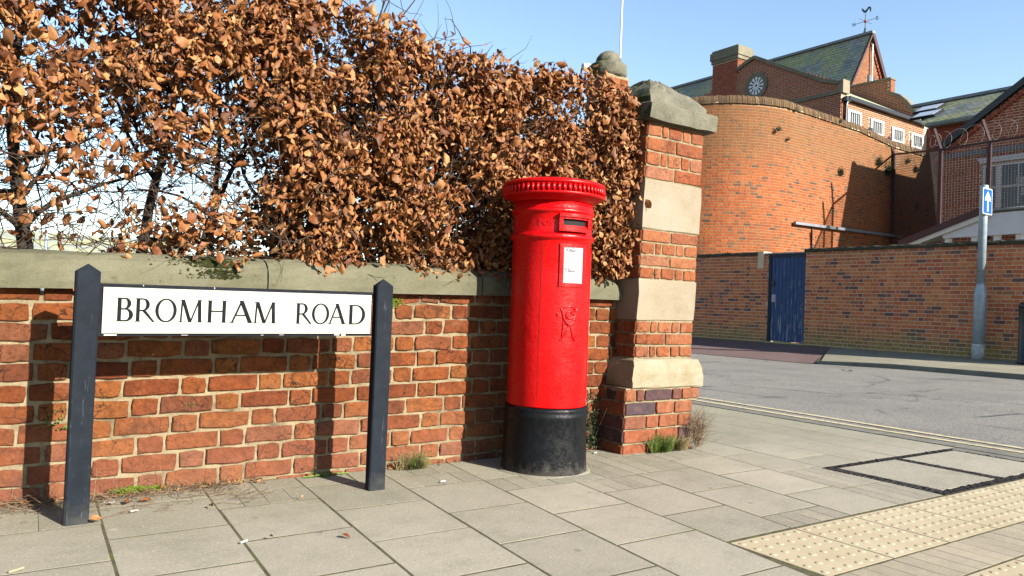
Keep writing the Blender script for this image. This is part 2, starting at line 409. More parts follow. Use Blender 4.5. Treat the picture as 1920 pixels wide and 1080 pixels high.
M['tracery'] = flat('white_tracery', (0.8, 0.8, 0.78), 0.6, 0.2, var=.03, bump=0, gain=1.0)
M['lilac_white'] = flat('cool_white_board', (0.70, 0.70, 0.74), 0.55, 0.35, var=0.06, scale=4, bump=0.05)
M['gutter'] = flat('black_gutter', (0.012, 0.013, 0.016), 0.4, 0.4, bump=0)
M['lead'] = flat('lead_sheet', (0.24, 0.26, 0.28), 0.6, 0.3, var=0.2, scale=5)
k = NT('mossy_slate', 0.75, 0.2, 2.1)
c = k.ramp(k.rand(), [(0.0, (0.085, 0.095, 0.10)), (0.4, (0.12, 0.13, 0.13)), (0.7, (0.075, 0.085, 0.095)), (1.0, (0.15, 0.16, 0.16))])
mo = k.noise(0.65, 6, 0.75)
c = k.mix(k.math('MULTIPLY', k.mask(mo, 0.40, 0.60), 0.8), c, k.ramp(k.noise(5, 4), [(0.3, (0.13, 0.135, 0.06)), (0.7, (0.22, 0.22, 0.085))]))
M['slate'] = k.col(c).bump(k.noise(15, 4), 0.4, 0.02).m
k = NT('window_glass', 0.06, 0.5)
M['glass'] = k.col((0.03, 0.035, 0.045)).m
M['grey_glass'] = flat('grey_glass', (0.10, 0.105, 0.11), .3, .3, bump=0)
M['bluebrick'] = flat('grey_string_course', (0.20, 0.21, 0.23), 0.8, var=0.25, scale=4)
M['bin_black'] = flat('black_plastic', (0.012, 0.013, 0.015), 0.4, 0.4, bump=0)
M['brown_board'] = flat('maroon_board', (0.085, 0.03, 0.03), 0.6, 0.3, var=0.3)
M['vane'] = flat('verdigris_metal', (0.06, 0.10, 0.11), 0.6, 0.3, bump=0)
M['gold'] = flat('red_gilt_ball', (0.35, 0.06, 0.08), 0.5, bump=0)
M['butt'] = flat('cigarette_paper', (0.55, 0.54, 0.50), 0.8, var=0.05, bump=0)
M['sand_fill'] = slab_mat('pale_sand_cement', (0.34, 0.315, 0.25), 1.0)


# ------------------------------------------------------------------ geometry helpers
class MB:
    def __init__(s): s.v, s.f, s.t = [], [], []

    def add(s, vs, fs, tint=None):
        o = len(s.v)
        s.v += [tuple(map(float, p)) for p in vs]
        s.f += [tuple(i + o for i in q) for q in fs]
        s.t += [rnd.random() if tint is None else tint] * len(fs)
        return s

    def box(s, lo, hi, tint=None):
        x0, y0, z0 = lo
        x1, y1, z1 = hi
        return s.add([(x0, y0, z0), (x1, y0, z0), (x1, y1, z0), (x0, y1, z0), (x0, y0, z1), (x1, y0, z1), (x1, y1, z1), (x0, y1, z1)],
                     [(3, 2, 1, 0), (4, 5, 6, 7), (0, 1, 5, 4), (1, 2, 6, 5), (2, 3, 7, 6), (3, 0, 4, 7)], tint)

    def obox(s, c, ax, ay, az, tint=None):          # centre and three half-axis vectors
        c, ax, ay, az = (np.array(q, float) for q in (c, ax, ay, az))
        vs = [c + sx * ax + sy * ay + sz * az for sz in (-1, 1) for sx, sy in ((-1, -1), (1, -1), (1, 1), (-1, 1))]
        return s.add(vs, [(3, 2, 1, 0), (4, 5, 6, 7), (0, 1, 5, 4), (1, 2, 6, 5), (2, 3, 7, 6), (3, 0, 4, 7)], tint)

    def beam(s, a, b, w, h, up=(0, 0, 1), tint=None):
        a, b, up = np.array(a, float), np.array(b, float), np.array(up, float)
        d = b - a
        L = np.linalg.norm(d)
        d /= L
        sd_ = np.cross(d, up)
        sd_ /= np.linalg.norm(sd_)
        u = np.cross(sd_, d)
        return s.obox((a + b) / 2, d * L / 2, sd_ * w / 2, u * h / 2, tint)

    def prism(s, poly, vec, tint=None):             # closed planar polygon of 3D points pushed along vec
        n = len(poly)
        vec = np.array(vec, float)
        a = [np.array(p, float) for p in poly]
        vs = a + [p + vec for p in a]
        fs = [tuple(range(n - 1, -1, -1)), tuple(range(n, 2 * n))] + [(i, (i + 1) % n, n + (i + 1) % n, n + i) for i in range(n)]
        return s.add(vs, fs, tint)

    def tube(s, pts, rad, n=6, cap=True, tint=None):
        pts = [np.array(p, float) for p in pts]
        m = len(pts)
        rr = rad if hasattr(rad, '__len__') else [rad] * m
        vs, fs = [], []
        for i, p in enumerate(pts):
            d = pts[min(i + 1, m - 1)] - pts[max(i - 1, 0)]
            d = d / (np.linalg.norm(d) + 1e-9)
            ref = np.array([0, 0, 1.0]) if abs(d[2]) < 0.9 else np.array([1.0, 0, 0])
            a = np.cross(d, ref)
            a /= np.linalg.norm(a)
            b = np.cross(d, a)
            for j in range(n):
                t = 2 * math.pi * j / n
                vs.append(p + rr[i] * (math.cos(t) * a + math.sin(t) * b))
        for i in range(m - 1):
            for j in range(n):
                k2 = (j + 1) % n
                fs.append((i * n + j, i * n + k2, (i + 1) * n + k2, (i + 1) * n + j))
        if cap: fs += [tuple(range(n)), tuple(range((m - 1) * n + n - 1, (m - 1) * n - 1, -1))]
        return s.add(vs, fs, tint)

    def lathe(s, prof, c, n=48, mod=None, tint=None):
        vs, fs = [], []
        for r, z in prof:
            for j in range(n):
                t = 2 * math.pi * j / n
                r2 = r if mod is None else mod(r, z, t)
                vs.append((c[0] + r2 * math.cos(t), c[1] + r2 * math.sin(t), c[2] + z))
        for i in range(len(prof) - 1):
            for j in range(n):
                k2 = (j + 1) % n
                fs.append((i * n + j, i * n + k2, (i + 1) * n + k2, (i + 1) * n + j))
        fs.append(tuple(range(n - 1, -1, -1)))
        fs.append(tuple(range((len(prof) - 1) * n, len(prof) * n)))
        return s.add(vs, fs, tint)

    def xf(s, fn):
        s.v = [tuple(map(float, fn(np.array(p)))) for p in s.v]
        return s


BASE = {}


def make_mesh(name, mb, mat, off=(0, 0, 0), smooth=False):
    me = bpy.data.meshes.new(name)
    ox, oy, oz = off
    me.from_pydata([(x - ox, y - oy, z - oz) for x, y, z in mb.v], [], mb.f)
    if mb.t and len(mb.t) == len(mb.f):
        a = me.attributes.new('tint', 'FLOAT', 'FACE')
        a.data.foreach_set('value', mb.t)
    me.materials.append(mat)
    if smooth: me.polygons.foreach_set('use_smooth', [True] * len(me.polygons))
    me.update()
    return me


def props(o, label=None, cat=None, group=None, kind=None):
    for a, b in (('label', label), ('category', cat), ('group', group), ('kind', kind)):
        if b: o[a] = b
    return o


def thing(name, label, cat, loc, group=None):
    o = bpy.data.objects.new(name, None)
    o.empty_display_size = 0.1
    o.location = loc
    COL.objects.link(o)
    BASE[o] = tuple(map(float, loc))
    return props(o, label, cat, group)


def part(name, mb, mat, parent, smooth=False, kind=None, label=None):
    L = BASE[parent]
    o = bpy.data.objects.new(name, make_mesh(name, mb, mat, L, smooth))
    COL.objects.link(o)
    o.parent = parent
    BASE[o] = L
    return props(o, label, None, None, kind)


def solo(name, mb, mat, label, cat, loc, group=None, smooth=False, kind=None):
    o = bpy.data.objects.new(name, make_mesh(name, mb, mat, loc, smooth))
    o.location = loc
    COL.objects.link(o)
    BASE[o] = tuple(map(float, loc))
    return props(o, label, cat, group, kind)


def struct(name, mb, mat, smooth=False):
    return solo(name, mb, mat, None, None, (0, 0, 0), kind='structure', smooth=smooth)


def inst(name, me, parent, pos, rotz=0.0, scale=(1, 1, 1), rot=None):
    o = bpy.data.objects.new(name, me)
    L = BASE[parent]
    o.location = (pos[0] - L[0], pos[1] - L[1], pos[2] - L[2])
    o.rotation_euler = rot or (0, 0, rotz)
    o.scale = scale
    COL.objects.link(o)
    o.parent = parent
    return o


# ------------------------------------------------------------------ bricks
def worn_brick(L, H, seed, jit=0.003, depth=0.03, bev=0.006):
    """A worn brick: wobbly outline, chipped arris, body running back into the wall (front faces -y)."""
    r = random.Random(seed)
    hx, hz = L / 2, H / 2
    per = [(-hx, -hz), (-hx / 3, -hz), (hx / 3, -hz), (hx, -hz), (hx, 0), (hx, hz), (hx / 3, hz), (-hx / 3, hz), (-hx, hz), (-hx, 0)]
    corner = {0, 3, 5, 8}
    o, i_ = [], []
    for n, (x, z) in enumerate(per):
        q = jit * 1.6 if n in corner else 0
        dx, dz = r.gauss(0, jit * 0.8), r.gauss(0, jit * 0.7)
        x2 = x - math.copysign(q * r.random(), x) + dx * 0.6
        z2 = z - (math.copysign(q * r.random(), z) if z else 0) + (dz if z else 0)
        o.append((x2, z2))
        b = bev * (0.6 + 0.9 * r.random())
        i_.append((x2 - (math.copysign(b, x) if abs(x) > hx * 0.9 else 0), z2 - (math.copysign(b, z) if z else 0)))
    sl = r.gauss(0, 0.01)
    vs = [(x, depth, z) for x, z in o] + [(x, bev * 0.9, z) for x, z in o] + [(x, x * sl + r.gauss(0, jit * 0.25), z) for x, z in i_]
    fs = []
    for k2 in range(10):
        j = (k2 + 1) % 10
        fs += [(k2, j, 10 + j, 10 + k2), (10 + k2, 10 + j, 20 + j, 20 + k2)]
    fs.append(tuple(range(20, 30)))
    return vs, fs


def plain_brick(depth=0.02):
    return ([(-.5, depth, -.5), (.5, depth, -.5), (.5, depth, .5), (-.5, depth, .5), (-.5, 0, -.5), (.5, 0, -.5), (.5, 0, .5), (-.5, 0, .5)],
            [(4, 5, 6, 7), (0, 1, 5, 4), (1, 2, 6, 5), (2, 3, 7, 6), (3, 0, 4, 7)])


PLAIN = plain_brick()


def lay(thing_, specs, mat, limit, name='brick', templates=None, seed=1, near=CAMP):
    """specs: (x, y, z, length, height, rotz). The nearest 'limit' become parts, the rest one stuff part."""
    r = random.Random(seed)
    specs = sorted(specs, key=lambda q: (q[0] - near[0]) ** 2 + (q[1] - near[1]) ** 2 + (q[2] - near[2]) ** 2)
    cache = {}
    rest = MB()
    for n, (x, y, z, L, H, a) in enumerate(specs):
        if templates:
            key = (round(L, 2), round(H, 3), r.randrange(10))
            if key not in cache: cache[key] = worn_brick(L, H, hash(key) % 9999, *templates)
            vs, fs = cache[key]
            sc = (1, 1, 1)
        else:
            key = 'plain'
            vs, fs = PLAIN
            sc = (L, 1, H)
        if n < limit:
            mk = ('m', key)
            if mk not in cache:
                mb = MB().add(vs, fs, 0.0)
                cache[mk] = make_mesh(name, mb, mat)
            inst(name, cache[mk], thing_, (x, y, z), a, sc)
        else:
            ca, sa = math.cos(a), math.sin(a)
            rest.add([(x + ca * p[0] * sc[0] - sa * p[1], y + sa * p[0] * sc[0] + ca * p[1], z + p[2] * sc[2]) for p in vs], fs)
    if rest.v: part(name + 's', rest, mat, thing_, kind='stuff')


def flemish(length, z0, z1, pitch, jt, sl=0.222, hl=0.105, inside=None, stagger=True, jig=0.0):
    """(u, z, length, height) of the bricks of a Flemish-bond face."""
    out = []
    per = sl + hl + 2 * jt
    rows = int((z1 - z0) / pitch + 0.5)
    for k2 in range(rows):
        z = z0 + (k2 + 0.5) * pitch
        u = -(per / 2 if k2 % 2 else 0) - rnd.random() * jig
        n = 0
        while u < length:
            L = sl if n % 2 == 0 else hl
            a, b = max(u, 0), min(u + L, length)
            if b - a > 0.03 and (inside is None or inside((a + b) / 2, z, (b - a) / 2)):
                out.append(((a + b) / 2, z, b - a, pitch - jt))
            u += L + jt
            n += 1
    return out


# ------------------------------------------------------------------ ground, road, pavements
struct('ground', MB().add([(-1500, -1500, -0.16), (1500, -1500, -0.16), (1500, 1500, -0.16), (-1500, 1500, -0.16)], [(0, 1, 2, 3)]), M['earth'])
ROADZ = -0.012
KX = 14.7
def kbase(y): return interp(y, [-8, 5.8, 8.2, 10.2, 13, 40], [-.06, -.062, -.075, -.140, -.155, -.155])
def ktop(y): return interp(y, [-8, 5.8, 8.2, 9.7, 10.3], [.035, .032, .012, -.045, -.12])
vs, fs = [], []
ys = [-60, -20, -8, 0, 3, 5.8, 7, 8.2, 9.2, 10.2, 11.5, 13, 16, 25, 40, 90]
for y in ys:
    for i in range(5): vs.append((5.9 + (KX + .2 - 5.9) * i / 4, y, ROADZ + (kbase(y) - ROADZ) * i / 4))
fs = [(r_ * 5 + i, r_ * 5 + i + 1, r_ * 5 + i + 6, r_ * 5 + i + 5) for r_ in range(len(ys) - 1) for i in range(4)]
struct('road', MB().add(vs, fs), M['asphalt'])
pave = struct('pavement', MB().box((-2.5, -1.0, -0.10), (5.76, 3.80, -0.0009)).box((4.0, 3.8, -0.10), (5.76, 12, -0.0009)), M['joint'])
BASE[pave] = (0, 0, 0)

XL = {0: 0.37, 1: 0.775, 2: 1.185, 3: 1.60, 4: 2.005, 5: 2.44, 6: 2.855, 7: 3.285, 8: 3.70, 9: 4.115, 10: 4.53, 11: 4.94, 12: 5.35, 13: 5.735, -1: -0.04, -2: -0.45, -3: -0.86, -4: -1.27}


def xline(k2, y):
    lean = interp(k2, [0, 1, 4, 8, 9, 13], [0.05, 0.07, 0.11, 0.12, 0.06, 0.0])
    return XL[k2] + lean * (min(y, 4.2) - 2.0)


def slab(pts, mat, name, gap=0.006, bev=0.002, tilt=0.0007, z=0.0):
    c = np.mean(np.array(pts), axis=0)
    def inset(d): return [tuple(p + (c - p) / np.linalg.norm(c - p) * d * 1.4 + np.array([rnd.gauss(0, 0.0008)] * 2)) for p in np.array(pts, float)]
    o, i_ = inset(gap), inset(gap + bev)
    dz = rnd.gauss(0, tilt * 0.35) + z
    sx, sy = rnd.gauss(0, tilt), rnd.gauss(0, tilt)
    hz = lambda p, e: dz + (p[0] - c[0]) * sx + (p[1] - c[1]) * sy - e
    n = len(pts)
    vs = [(p[0], p[1], -0.03) for p in o] + [(p[0], p[1], hz(p, bev * 0.08)) for p in o] + [(p[0], p[1], hz(p, 0)) for p in i_]
    fs = []
    for a in range(n):
        b = (a + 1) % n
        fs += [(a, b, n + b, n + a), (n + a, n + b, 2 * n + b, 2 * n + a)]
    fs.append(tuple(range(2 * n, 3 * n)))
    mb = MB().add(vs, fs, 0.0)
    return part(name, mb, mat, pave)


def cell(k2, y0, y1, f0=0.0, f1=1.0):
    q = lambda f, y: xline(k2, y) * (1 - f) + xline(k2 + 1, y) * f
    return [(q(f0, y0), y0), (q(f1, y0), y0), (q(f1, y1), y1), (q(f0, y1), y1)]


def setts(k2, y0, y1, nx, ny, mat='sett', f0=0.0, f1=1.0):
    for i in range(nx):
        for j in range(ny):
            a, b = f0 + (f1 - f0) * i / nx, f0 + (f1 - f0) * (i + 1) / nx
            slab(cell(k2, y0 + (y1 - y0) * j / ny, y0 + (y1 - y0) * (j + 1) / ny, a, b), M[mat], 'paving_block', 0.003, 0.003, 0.0007)


P = 0.455
TOPY = {-4: 3.3, -3: 3.3, -2: 3.3, -1: 3.30, 0: 3.525, 1: 3.31, 2: 3.52, 3: 3.30, 4: 3.06, 5: 2.82, 6: 3.06, 7: 3.25}
for kk in range(-4, 8):
    off = 2.17 if kk % 2 == 0 else 2.385
    ytop = TOPY[kk]
    ylow = 2.0 if kk >= 5 else 0.35
    cuts = sorted([off + P * i for i in range(-5, 5) if ylow + 0.08 < off + P * i < ytop - 0.08] + [ylow, ytop])
    for y0, y1 in zip(cuts, cuts[1:]):
        if kk == 6 and y1 < 2.2: setts(kk, y0, y1, 4, 1); continue
        slab(cell(kk, y0, y1), M['slab'], 'paving_slab')
for kk in (-4, -3, -2, -1): setts(kk, 3.30, 3.74, 2, 1)
slab(cell(0, 3.525, 3.74), M['slab'], 'paving_slab')
setts(1, 3.31, 3.55, 4, 1); setts(1, 3.55, 3.74, 2, 1)
slab(cell(2, 3.52, 3.74, 0, 0.6), M['slab'], 'paving_slab'); slab(cell(2, 3.52, 3.74, 0.6, 1), M['slab'], 'paving_slab')
setts(3, 3.30, 3.53, 4, 1); setts(3, 3.53, 3.74, 3, 1)
setts(4, 3.06, 3.29, 4, 1); slab(cell(4, 3.29, 3.74), M['slab'], 'paving_slab')
setts(5, 2.82, 3.05, 4, 1); setts(5, 3.05, 3.40, 4, 1); setts(5, 3.40, 3.74, 4, 1)
setts(6, 3.45, 3.74, 4, 1); setts(6, 3.06, 3.45, 4, 1); setts(7, 3.25, 3.46, 4, 1)
# narrow blocks beside the inspection cover
setts(8, 2.0, 2.33, 4, 1); setts(8, 2.33, 2.74, 4, 1)
for kk in range(8, 13):
    off = 2.74 if kk == 8 else (2.96 if kk % 2 else 2.73)
    cuts = [2.74 if kk == 8 else 2.715] + [off + P * i for i in range(0, 22) if off + P * i > 2.85]
    for y0, y1 in zip(cuts, cuts[1:]):
        if y1 > 12: break
        slab(cell(kk, y0, y1), M['slab'], 'paving_slab', 0.003)

# tactile paving: 0.4 m units with blisters
def tactile(x0, y0, x1, y1, n=6):
    mb = MB().add([(x0 + .003, y0 + .003, -.03), (x1 - .003, y0 + .003, -.03), (x1 - .003, y1 - .003, -.03), (x0 + .003, y1 - .003, -.03),
                   (x0 + .003, y0 + .003, .0), (x1 - .003, y0 + .003, .0), (x1 - .003, y1 - .003, .0), (x0 + .003, y1 - .003, .0)],
                  [(4, 5, 6, 7), (0, 1, 5, 4), (1, 2, 6, 5), (2, 3, 7, 6), (3, 0, 4, 7)], 0.0)
    for i in range(n):
        for j in range(n):
            cx, cy = x0 + (x1 - x0) * (i + .5) / n, y0 + (y1 - y0) * (j + .5) / n
            vs, fs = [], []
            for rr, zz in ((0.0145, 0.0002), (0.0115, 0.0022), (0.006, 0.0032)):
                vs += [(cx + rr * math.cos(a * math.pi / 4), cy + rr * math.sin(a * math.pi / 4), zz) for a in range(8)]
            for q in (0, 1):
                fs += [(q * 8 + a, q * 8 + (a + 1) % 8, q * 8 + 8 + (a + 1) % 8, q * 8 + 8 + a) for a in range(8)]
            fs.append(tuple(range(16, 24)))
            mb.add(vs, fs, 0.0)
    part('tactile_slab', mb, M['tactile'], pave)


tx = [2.44, 2.855, 3.27, 3.685, 4.10, 4.515, 4.93, 5.345, 5.735]
for a, b in zip(tx, tx[1:]): tactile(a + .002, 1.56, b, 1.985)
for a, b in zip(tx, tx[1:]):
    if a > 2.5: tactile(a + .002, 0.91, b, 1.325)
for i in range(36):
    x0 = 2.36 + i * 0.0945
    slab([(x0, 1.33), (x0 + .0945, 1.33), (x0 + .0945, 1.555), (x0, 1.555)], M['pale_sett'], 'paving_block', 0.003, 0.003, 0.0007)

# near kerb, double yellow lines
for i in range(22):
    y0 = -1 + i * 0.62
    mb = MB()
    y1 = y0 + 0.612
    mb.prism([(5.745, y0, -.12), (5.925, y0, -.12), (5.925, y0, -.02), (5.915, y0, 0.002), (5.745, y0, 0.004)], (0, y1 - y0, 0), 0.0)
    part('kerb_stone', mb, M['kerb'], pave)
for x0 in (6.03, 6.25):
    n = 60
    vs = []
    for i in range(n + 1):
        y = -6 + i * 0.4
        wv = 0.012 * math.sin(y * 1.7 + x0 * 9)
        vs += [(x0 + wv, y, ROADZ + .004), (x0 + .075 + wv + rnd.gauss(0, .004), y, ROADZ + .004)]
    struct('yellow_line', MB().add(vs, [(2 * i, 2 * i + 1, 2 * i + 3, 2 * i + 2) for i in range(n)]), M['yellow'])

# inspection cover: two concrete-filled trays in toothed steel frames
ic = thing('inspection_cover', 'double inspection cover with concrete filled trays and toothed dark steel edges in the pavement', 'inspection cover', (4.9, 2.35, 0))
cx0, cx1, cy0, cy1, cm = 4.135, 5.60, 1.995, 2.70, 4.862
part('base_plate', MB().box((cx0, cy0, -.05), (cx1, cy1, -.012)), M['dark_steel'], ic)
for a, b in ((cx0 + .075, cm - .042), (cm + .042, cx1 - .03)):
    part('tray_fill', MB().box((a, cy0 + .06, -.03), (b, cy1 - .055, 0.003), 0.3), M['slab'], ic)
def teeth(a, b, horizontal, w_):
    mb = MB()
    n = int(np.linalg.norm(np.array(b) - np.array(a)) / 0.026)
    d = (np.array(b, float) - np.array(a)) / n
    nn = np.array([-d[1], d[0]]) / np.linalg.norm(d)
    for i in range(n):
        for s_ in (0, 1):
            c_ = np.array(a) + d * (i + (0.5 if s_ else 0.0)) + nn * w_ * (0.27 if s_ else -0.27)
            mb.obox((c_[0], c_[1], -.005 + rnd.gauss(0, .0015)), (d[0] * .34, d[1] * .34, 0), (nn[0] * w_ * .2, nn[1] * w_ * .2, 0), (0, 0, .009))
    part('toothed_edge', mb, M['dark_steel'], ic)
teeth((cx0 + .03, cy0), (cx0 + .03, cy1), 0, .085)
teeth((cm, cy0), (cm, cy1), 0, .08)
teeth((cx1 - .012, cy0), (cx1 - .012, cy1), 0, .03)
teeth((cx0, cy0 + .028), (cx1, cy0 + .028), 1, .058)
teeth((cx0, cy1 - .026), (cx1, cy1 - .026), 1, .052)

slab([(5.61, 1.99), (5.742, 1.99), (5.742, 2.71), (5.61, 2.71)], M['kerb'], 'paving_slab')
# far side of the road
FX = 17.5
WBZ = 0.13
mb = MB()
ys = [-8, 0, 3, 5.8, 7, 8.2, 9.0, 9.85]
vs = []
for y in ys: vs += [(KX + .02, y, ktop(y) - .03), (FX + .02, y * 1.0 + max(0, y - 7) * .55, WBZ - .028)]
far_pave = struct('far_pavement', mb.add(vs, [(2 * i, 2 * i + 1, 2 * i + 3, 2 * i + 2) for i in range(len(ys) - 1)], 0.0), M['joint'])
BASE[far_pave] = (0, 0, 0)
y = 9.80
ROWS = 4
while y > 1.2:
    y0, y1 = y - .83, y
    for rw in range(ROWS):
        f0, f1 = rw / ROWS, (rw + 1) / ROWS
        def fp_(f, yy):
            x = KX + .14 + (FX + .01 - KX - .14) * f
            return np.array([x, yy + max(0, yy - 7) * .55 * f, ktop(yy) + (WBZ - ktop(yy)) * f])
        pts = [fp_(f0, y0), fp_(f1, y0), fp_(f1, y1), fp_(f0, y1)]
        c_ = sum(pts) / 4
        pts = [p + (c_ - p) * 0.01 for p in pts]
        part('paving_slab', MB().prism([p - np.array([0, 0, .024]) for p in pts], (0, 0, .025), 0.0), M['slab'], far_pave)
    bs = [(KX, y0 + .004), (KX + .135, y0 + .004), (KX + .135, y1 - .004), (KX, y1 - .004)]
    vs = [(a, b, kbase(b) - .03) for a, b in bs] + [(a + (.012 if a == KX else 0), b, ktop(b) + .002) for a, b in bs]
    part('kerb_stone', MB().add(vs, [(3, 2, 1, 0), (4, 5, 6, 7), (0, 1, 5, 4), (1, 2, 6, 5), (2, 3, 7, 6), (3, 0, 4, 7)], 0.0), M['kerb'], far_pave)
    y -= .83
vs = []
ys = [9.84, 10.3, 11.5, 13, 16, 25, 40]
for y in ys: vs += [(KX + .02, y, kbase(y) + .012), (FX + .02, max(11.2, y + 1.5) if y < 12 else y + 1.5, WBZ + .006)]
struct('red_tarmac', MB().add(vs, [(2 * i, 2 * i + 1, 2 * i + 3, 2 * i + 2) for i in range(len(ys) - 1)], 0.0), M['red_tarmac'])

# ------------------------------------------------------------------ near garden wall
WY = 3.74
def ztop(x): return interp(x, [-1.5, 0, 1.14, 2.5, 3.5], [0.835, 0.878, 0.909, 0.938, 0.945])
gw = thing('garden_wall', 'old red brick garden wall with rounded stone coping under the brown hedge', 'wall', (1.5, WY, 0))
mb = MB()
nx, nz = 130, 34
vs = []
for j in range(nz + 1):
    for i in range(nx + 1):
        x = -1.2 + i * (4.66 / nx)
        z = -0.06 + (ztop(x) + .05) * j / nz
        vs.append((x, WY + 0.0085 + rnd.gauss(0, .0022) + 0.0025 * math.sin(x * 7 + z * 11), z))
fs = [(j * (nx + 1) + i, j * (nx + 1) + i + 1, (j + 1) * (nx + 1) + i + 1, (j + 1) * (nx + 1) + i) for j in range(nz) for i in range(nx)]
o0 = len(vs)
mb.add(vs, fs, 0.0)
mb.box((-1.2, WY + .03, -.06), (3.46, 4.04, .80), 0.0)
part('mortar', mb, M['mortar'], gw)
specs = []
for (u, zz, L, H) in flemish(4.62, -11.4 * 0.0845 - .02, -.006, 0.0845, 0.0125, jig=0.05):
    x = -1.19 + u
    z = zz + ztop(x)
    if z < -0.03: continue
    specs.append((x, WY - rnd.random() * .005, z + rnd.gauss(0, .0012), L, H, rnd.gauss(0, .006)))
lay(gw, specs, M['brick'], 300, templates=(0.0030, 0.03, 0.0045), seed=3)
# coping stones
for x0, x1 in ((-1.30, -0.075), (-0.07, 1.140), (1.147, 2.348), (2.356, 3.435)):
    mb = MB()
    prof = [(4.06, .0), (3.685, .0), (3.682, .03), (3.683, .075), (3.69, .10), (3.705, .122), (3.73, .142), (3.765, .155), (3.81, .162), (4.06, .162)]
    nsec = 14
    vs, fs = [], []
    for i in range(nsec + 1):
        x = x0 + (x1 - x0) * i / nsec
        for (y, z) in prof:
            e = 0.006 if i in (0, nsec) else 0.0
            yy = y + (rnd.gauss(0, .0022) if y < 3.8 else 0) + (e if y < 3.8 else 0)
            if x1 > 3.4 and i > nsec - 3 and z > .07: z = z - (0.05 if i == nsec else (0.016 if i == nsec - 1 else 0.004))
            vs.append((x, yy, ztop(x) + z - (e if z > .1 else 0) + (rnd.gauss(0, .0015) if z else 0)))
    m_ = len(prof)
    for i in range(nsec):
        for j in range(m_):
            k2 = (j + 1) % m_
            fs.append((i * m_ + j, i * m_ + k2, (i + 1) * m_ + k2, (i + 1) * m_ + j))
    fs += [tuple(range(m_ - 1, -1, -1)), tuple(range(nsec * m_, nsec * m_ + m_))]
    part('coping_stone', mb.add(vs, fs, 0.0), M['coping'], gw)

# ------------------------------------------------------------------ pier
gp = thing('gate_pier', 'tall brick pier with pale stone bands and mossy stone cap ending the wall', 'pier', (3.66, 3.8, 0))
def lean(p): return np.array([p[0] + 0.036 * (p[2] - 0.5), p[1], p[2]])
def leanx(x, z): return x + 0.036 * (z - 0.5)
PXL, PXR, PYF, PYB = 3.405, 3.925, 3.55, 4.06
mb = MB().box((PXL + .007, PYF + .007, .5), (PXR - .007, PYB - .012, 2.12), 0.0).box((3.315, 3.512, -.05), (3.893, 4.14, .40), 0.0).box((3.893, 3.53, .31), (3.975, 4.09, .398), 0.0)
part('mortar', mb.xf(lean), M['mortar'], gp)
def pier_rows(zs, pats, x0, x1, y0, y1, mat, seed):
    sp = []
    for (za, zb), pat in zip(zs, pats):
        z, H = (za + zb) / 2, (zb - za) - .013
        for face in range(3):
            a0, a1 = ((x0, x1), (y0, y1), (y0, y1))[face]
            Lt = a1 - a0
            tot = sum(pat)
            u = 0.0
            for q in pat:
                L = q / tot * Lt
                c_ = a0 + u + L / 2
                w_ = L - .012
                if face == 0: sp.append((leanx(c_, z), y0 - rnd.random() * .004, z, w_, H, rnd.gauss(0, .008)))
                if face == 1: sp.append((leanx(x0, z) - rnd.random() * .003, c_, z, w_, H, -math.pi / 2 + rnd.gauss(0, .008)))
                if face == 2: sp.append((leanx(x1, z) + rnd.random() * .003, c_, z, w_, H, math.pi / 2 + rnd.gauss(0, .008)))
                u += L
    lay(gp, sp, mat, 400, templates=(0.0022, 0.03, 0.004), seed=seed)
Hd, St = (1.1, .55, 1.1, .7, 1.1), (1, 1)
pier_rows([(1.72, 1.81), (1.81, 1.90), (1.90, 1.995), (1.995, 2.085)], [St, Hd, St, Hd], PXL, PXR, PYF, PYB, M['pier_brick'], 21)
pier_rows([(1.085, 1.163), (1.163, 1.241), (1.241, 1.32), (1.32, 1.40)], [Hd, St, Hd, St], PXL, PXR, PYF, PYB, M['pier_brick'], 22)
pier_rows([(.585, .663), (.663, .741), (.741, .82)], [Hd, St, Hd], PXL, PXR, PYF, PYB, M['pier_brick'], 23)
pier_rows([(-.02, .06), (.06, .145), (.145, .23), (.23, .315), (.315, .395)], [(1, 1.3, .7), (1.4, 1, .6), (1, .6, .9, .7), (1.6, 1, 1), (.6, .5, 1.6, .6, .7)], 3.305, 3.905, 3.50, 4.15, M['plinth_brick'], 24)
pier_rows([(.315, .395)], [(1,)], 3.905, 3.99, 3.52, 4.10, M['pier_brick'], 25)
for za, zb in ((1.403, 1.716), (.823, 1.082)):
    mb = MB()
    b = .006
    x0, x1, y0, y1 = PXL - .002, PXR + .002, PYF - .003, PYB + .002
    vs = []
    for z, e in ((za, b), (za + b, 0), ((za * 2 + zb) / 3, 0), ((za + zb * 2) / 3, 0), (zb - b, 0), (zb, b)):
        ring = []
        for (xa, ya, xb, yb) in ((x0 + e, y0 + e, x1 - e, y0 + e), (x1 - e, y0 + e, x1 - e, y1 - e), (x1 - e, y1 - e, x0 + e, y1 - e), (x0 + e, y1 - e, x0 + e, y0 + e)):
            for t in (0, .33, .66): ring.append((xa + (xb - xa) * t + rnd.gauss(0, .002), ya + (yb - ya) * t + rnd.gauss(0, .002), z + rnd.gauss(0, .0015)))
        vs += ring
    fs = [(r_ * 12 + i, r_ * 12 + (i + 1) % 12, r_ * 12 + 12 + (i + 1) % 12, r_ * 12 + 12 + i) for r_ in range(5) for i in range(12)]
    fs += [tuple(range(11, -1, -1)), tuple(range(60, 72))]
    part('stone_block', mb.add(vs, fs, 0.0).xf(lean), M['pale_stone'], gp)
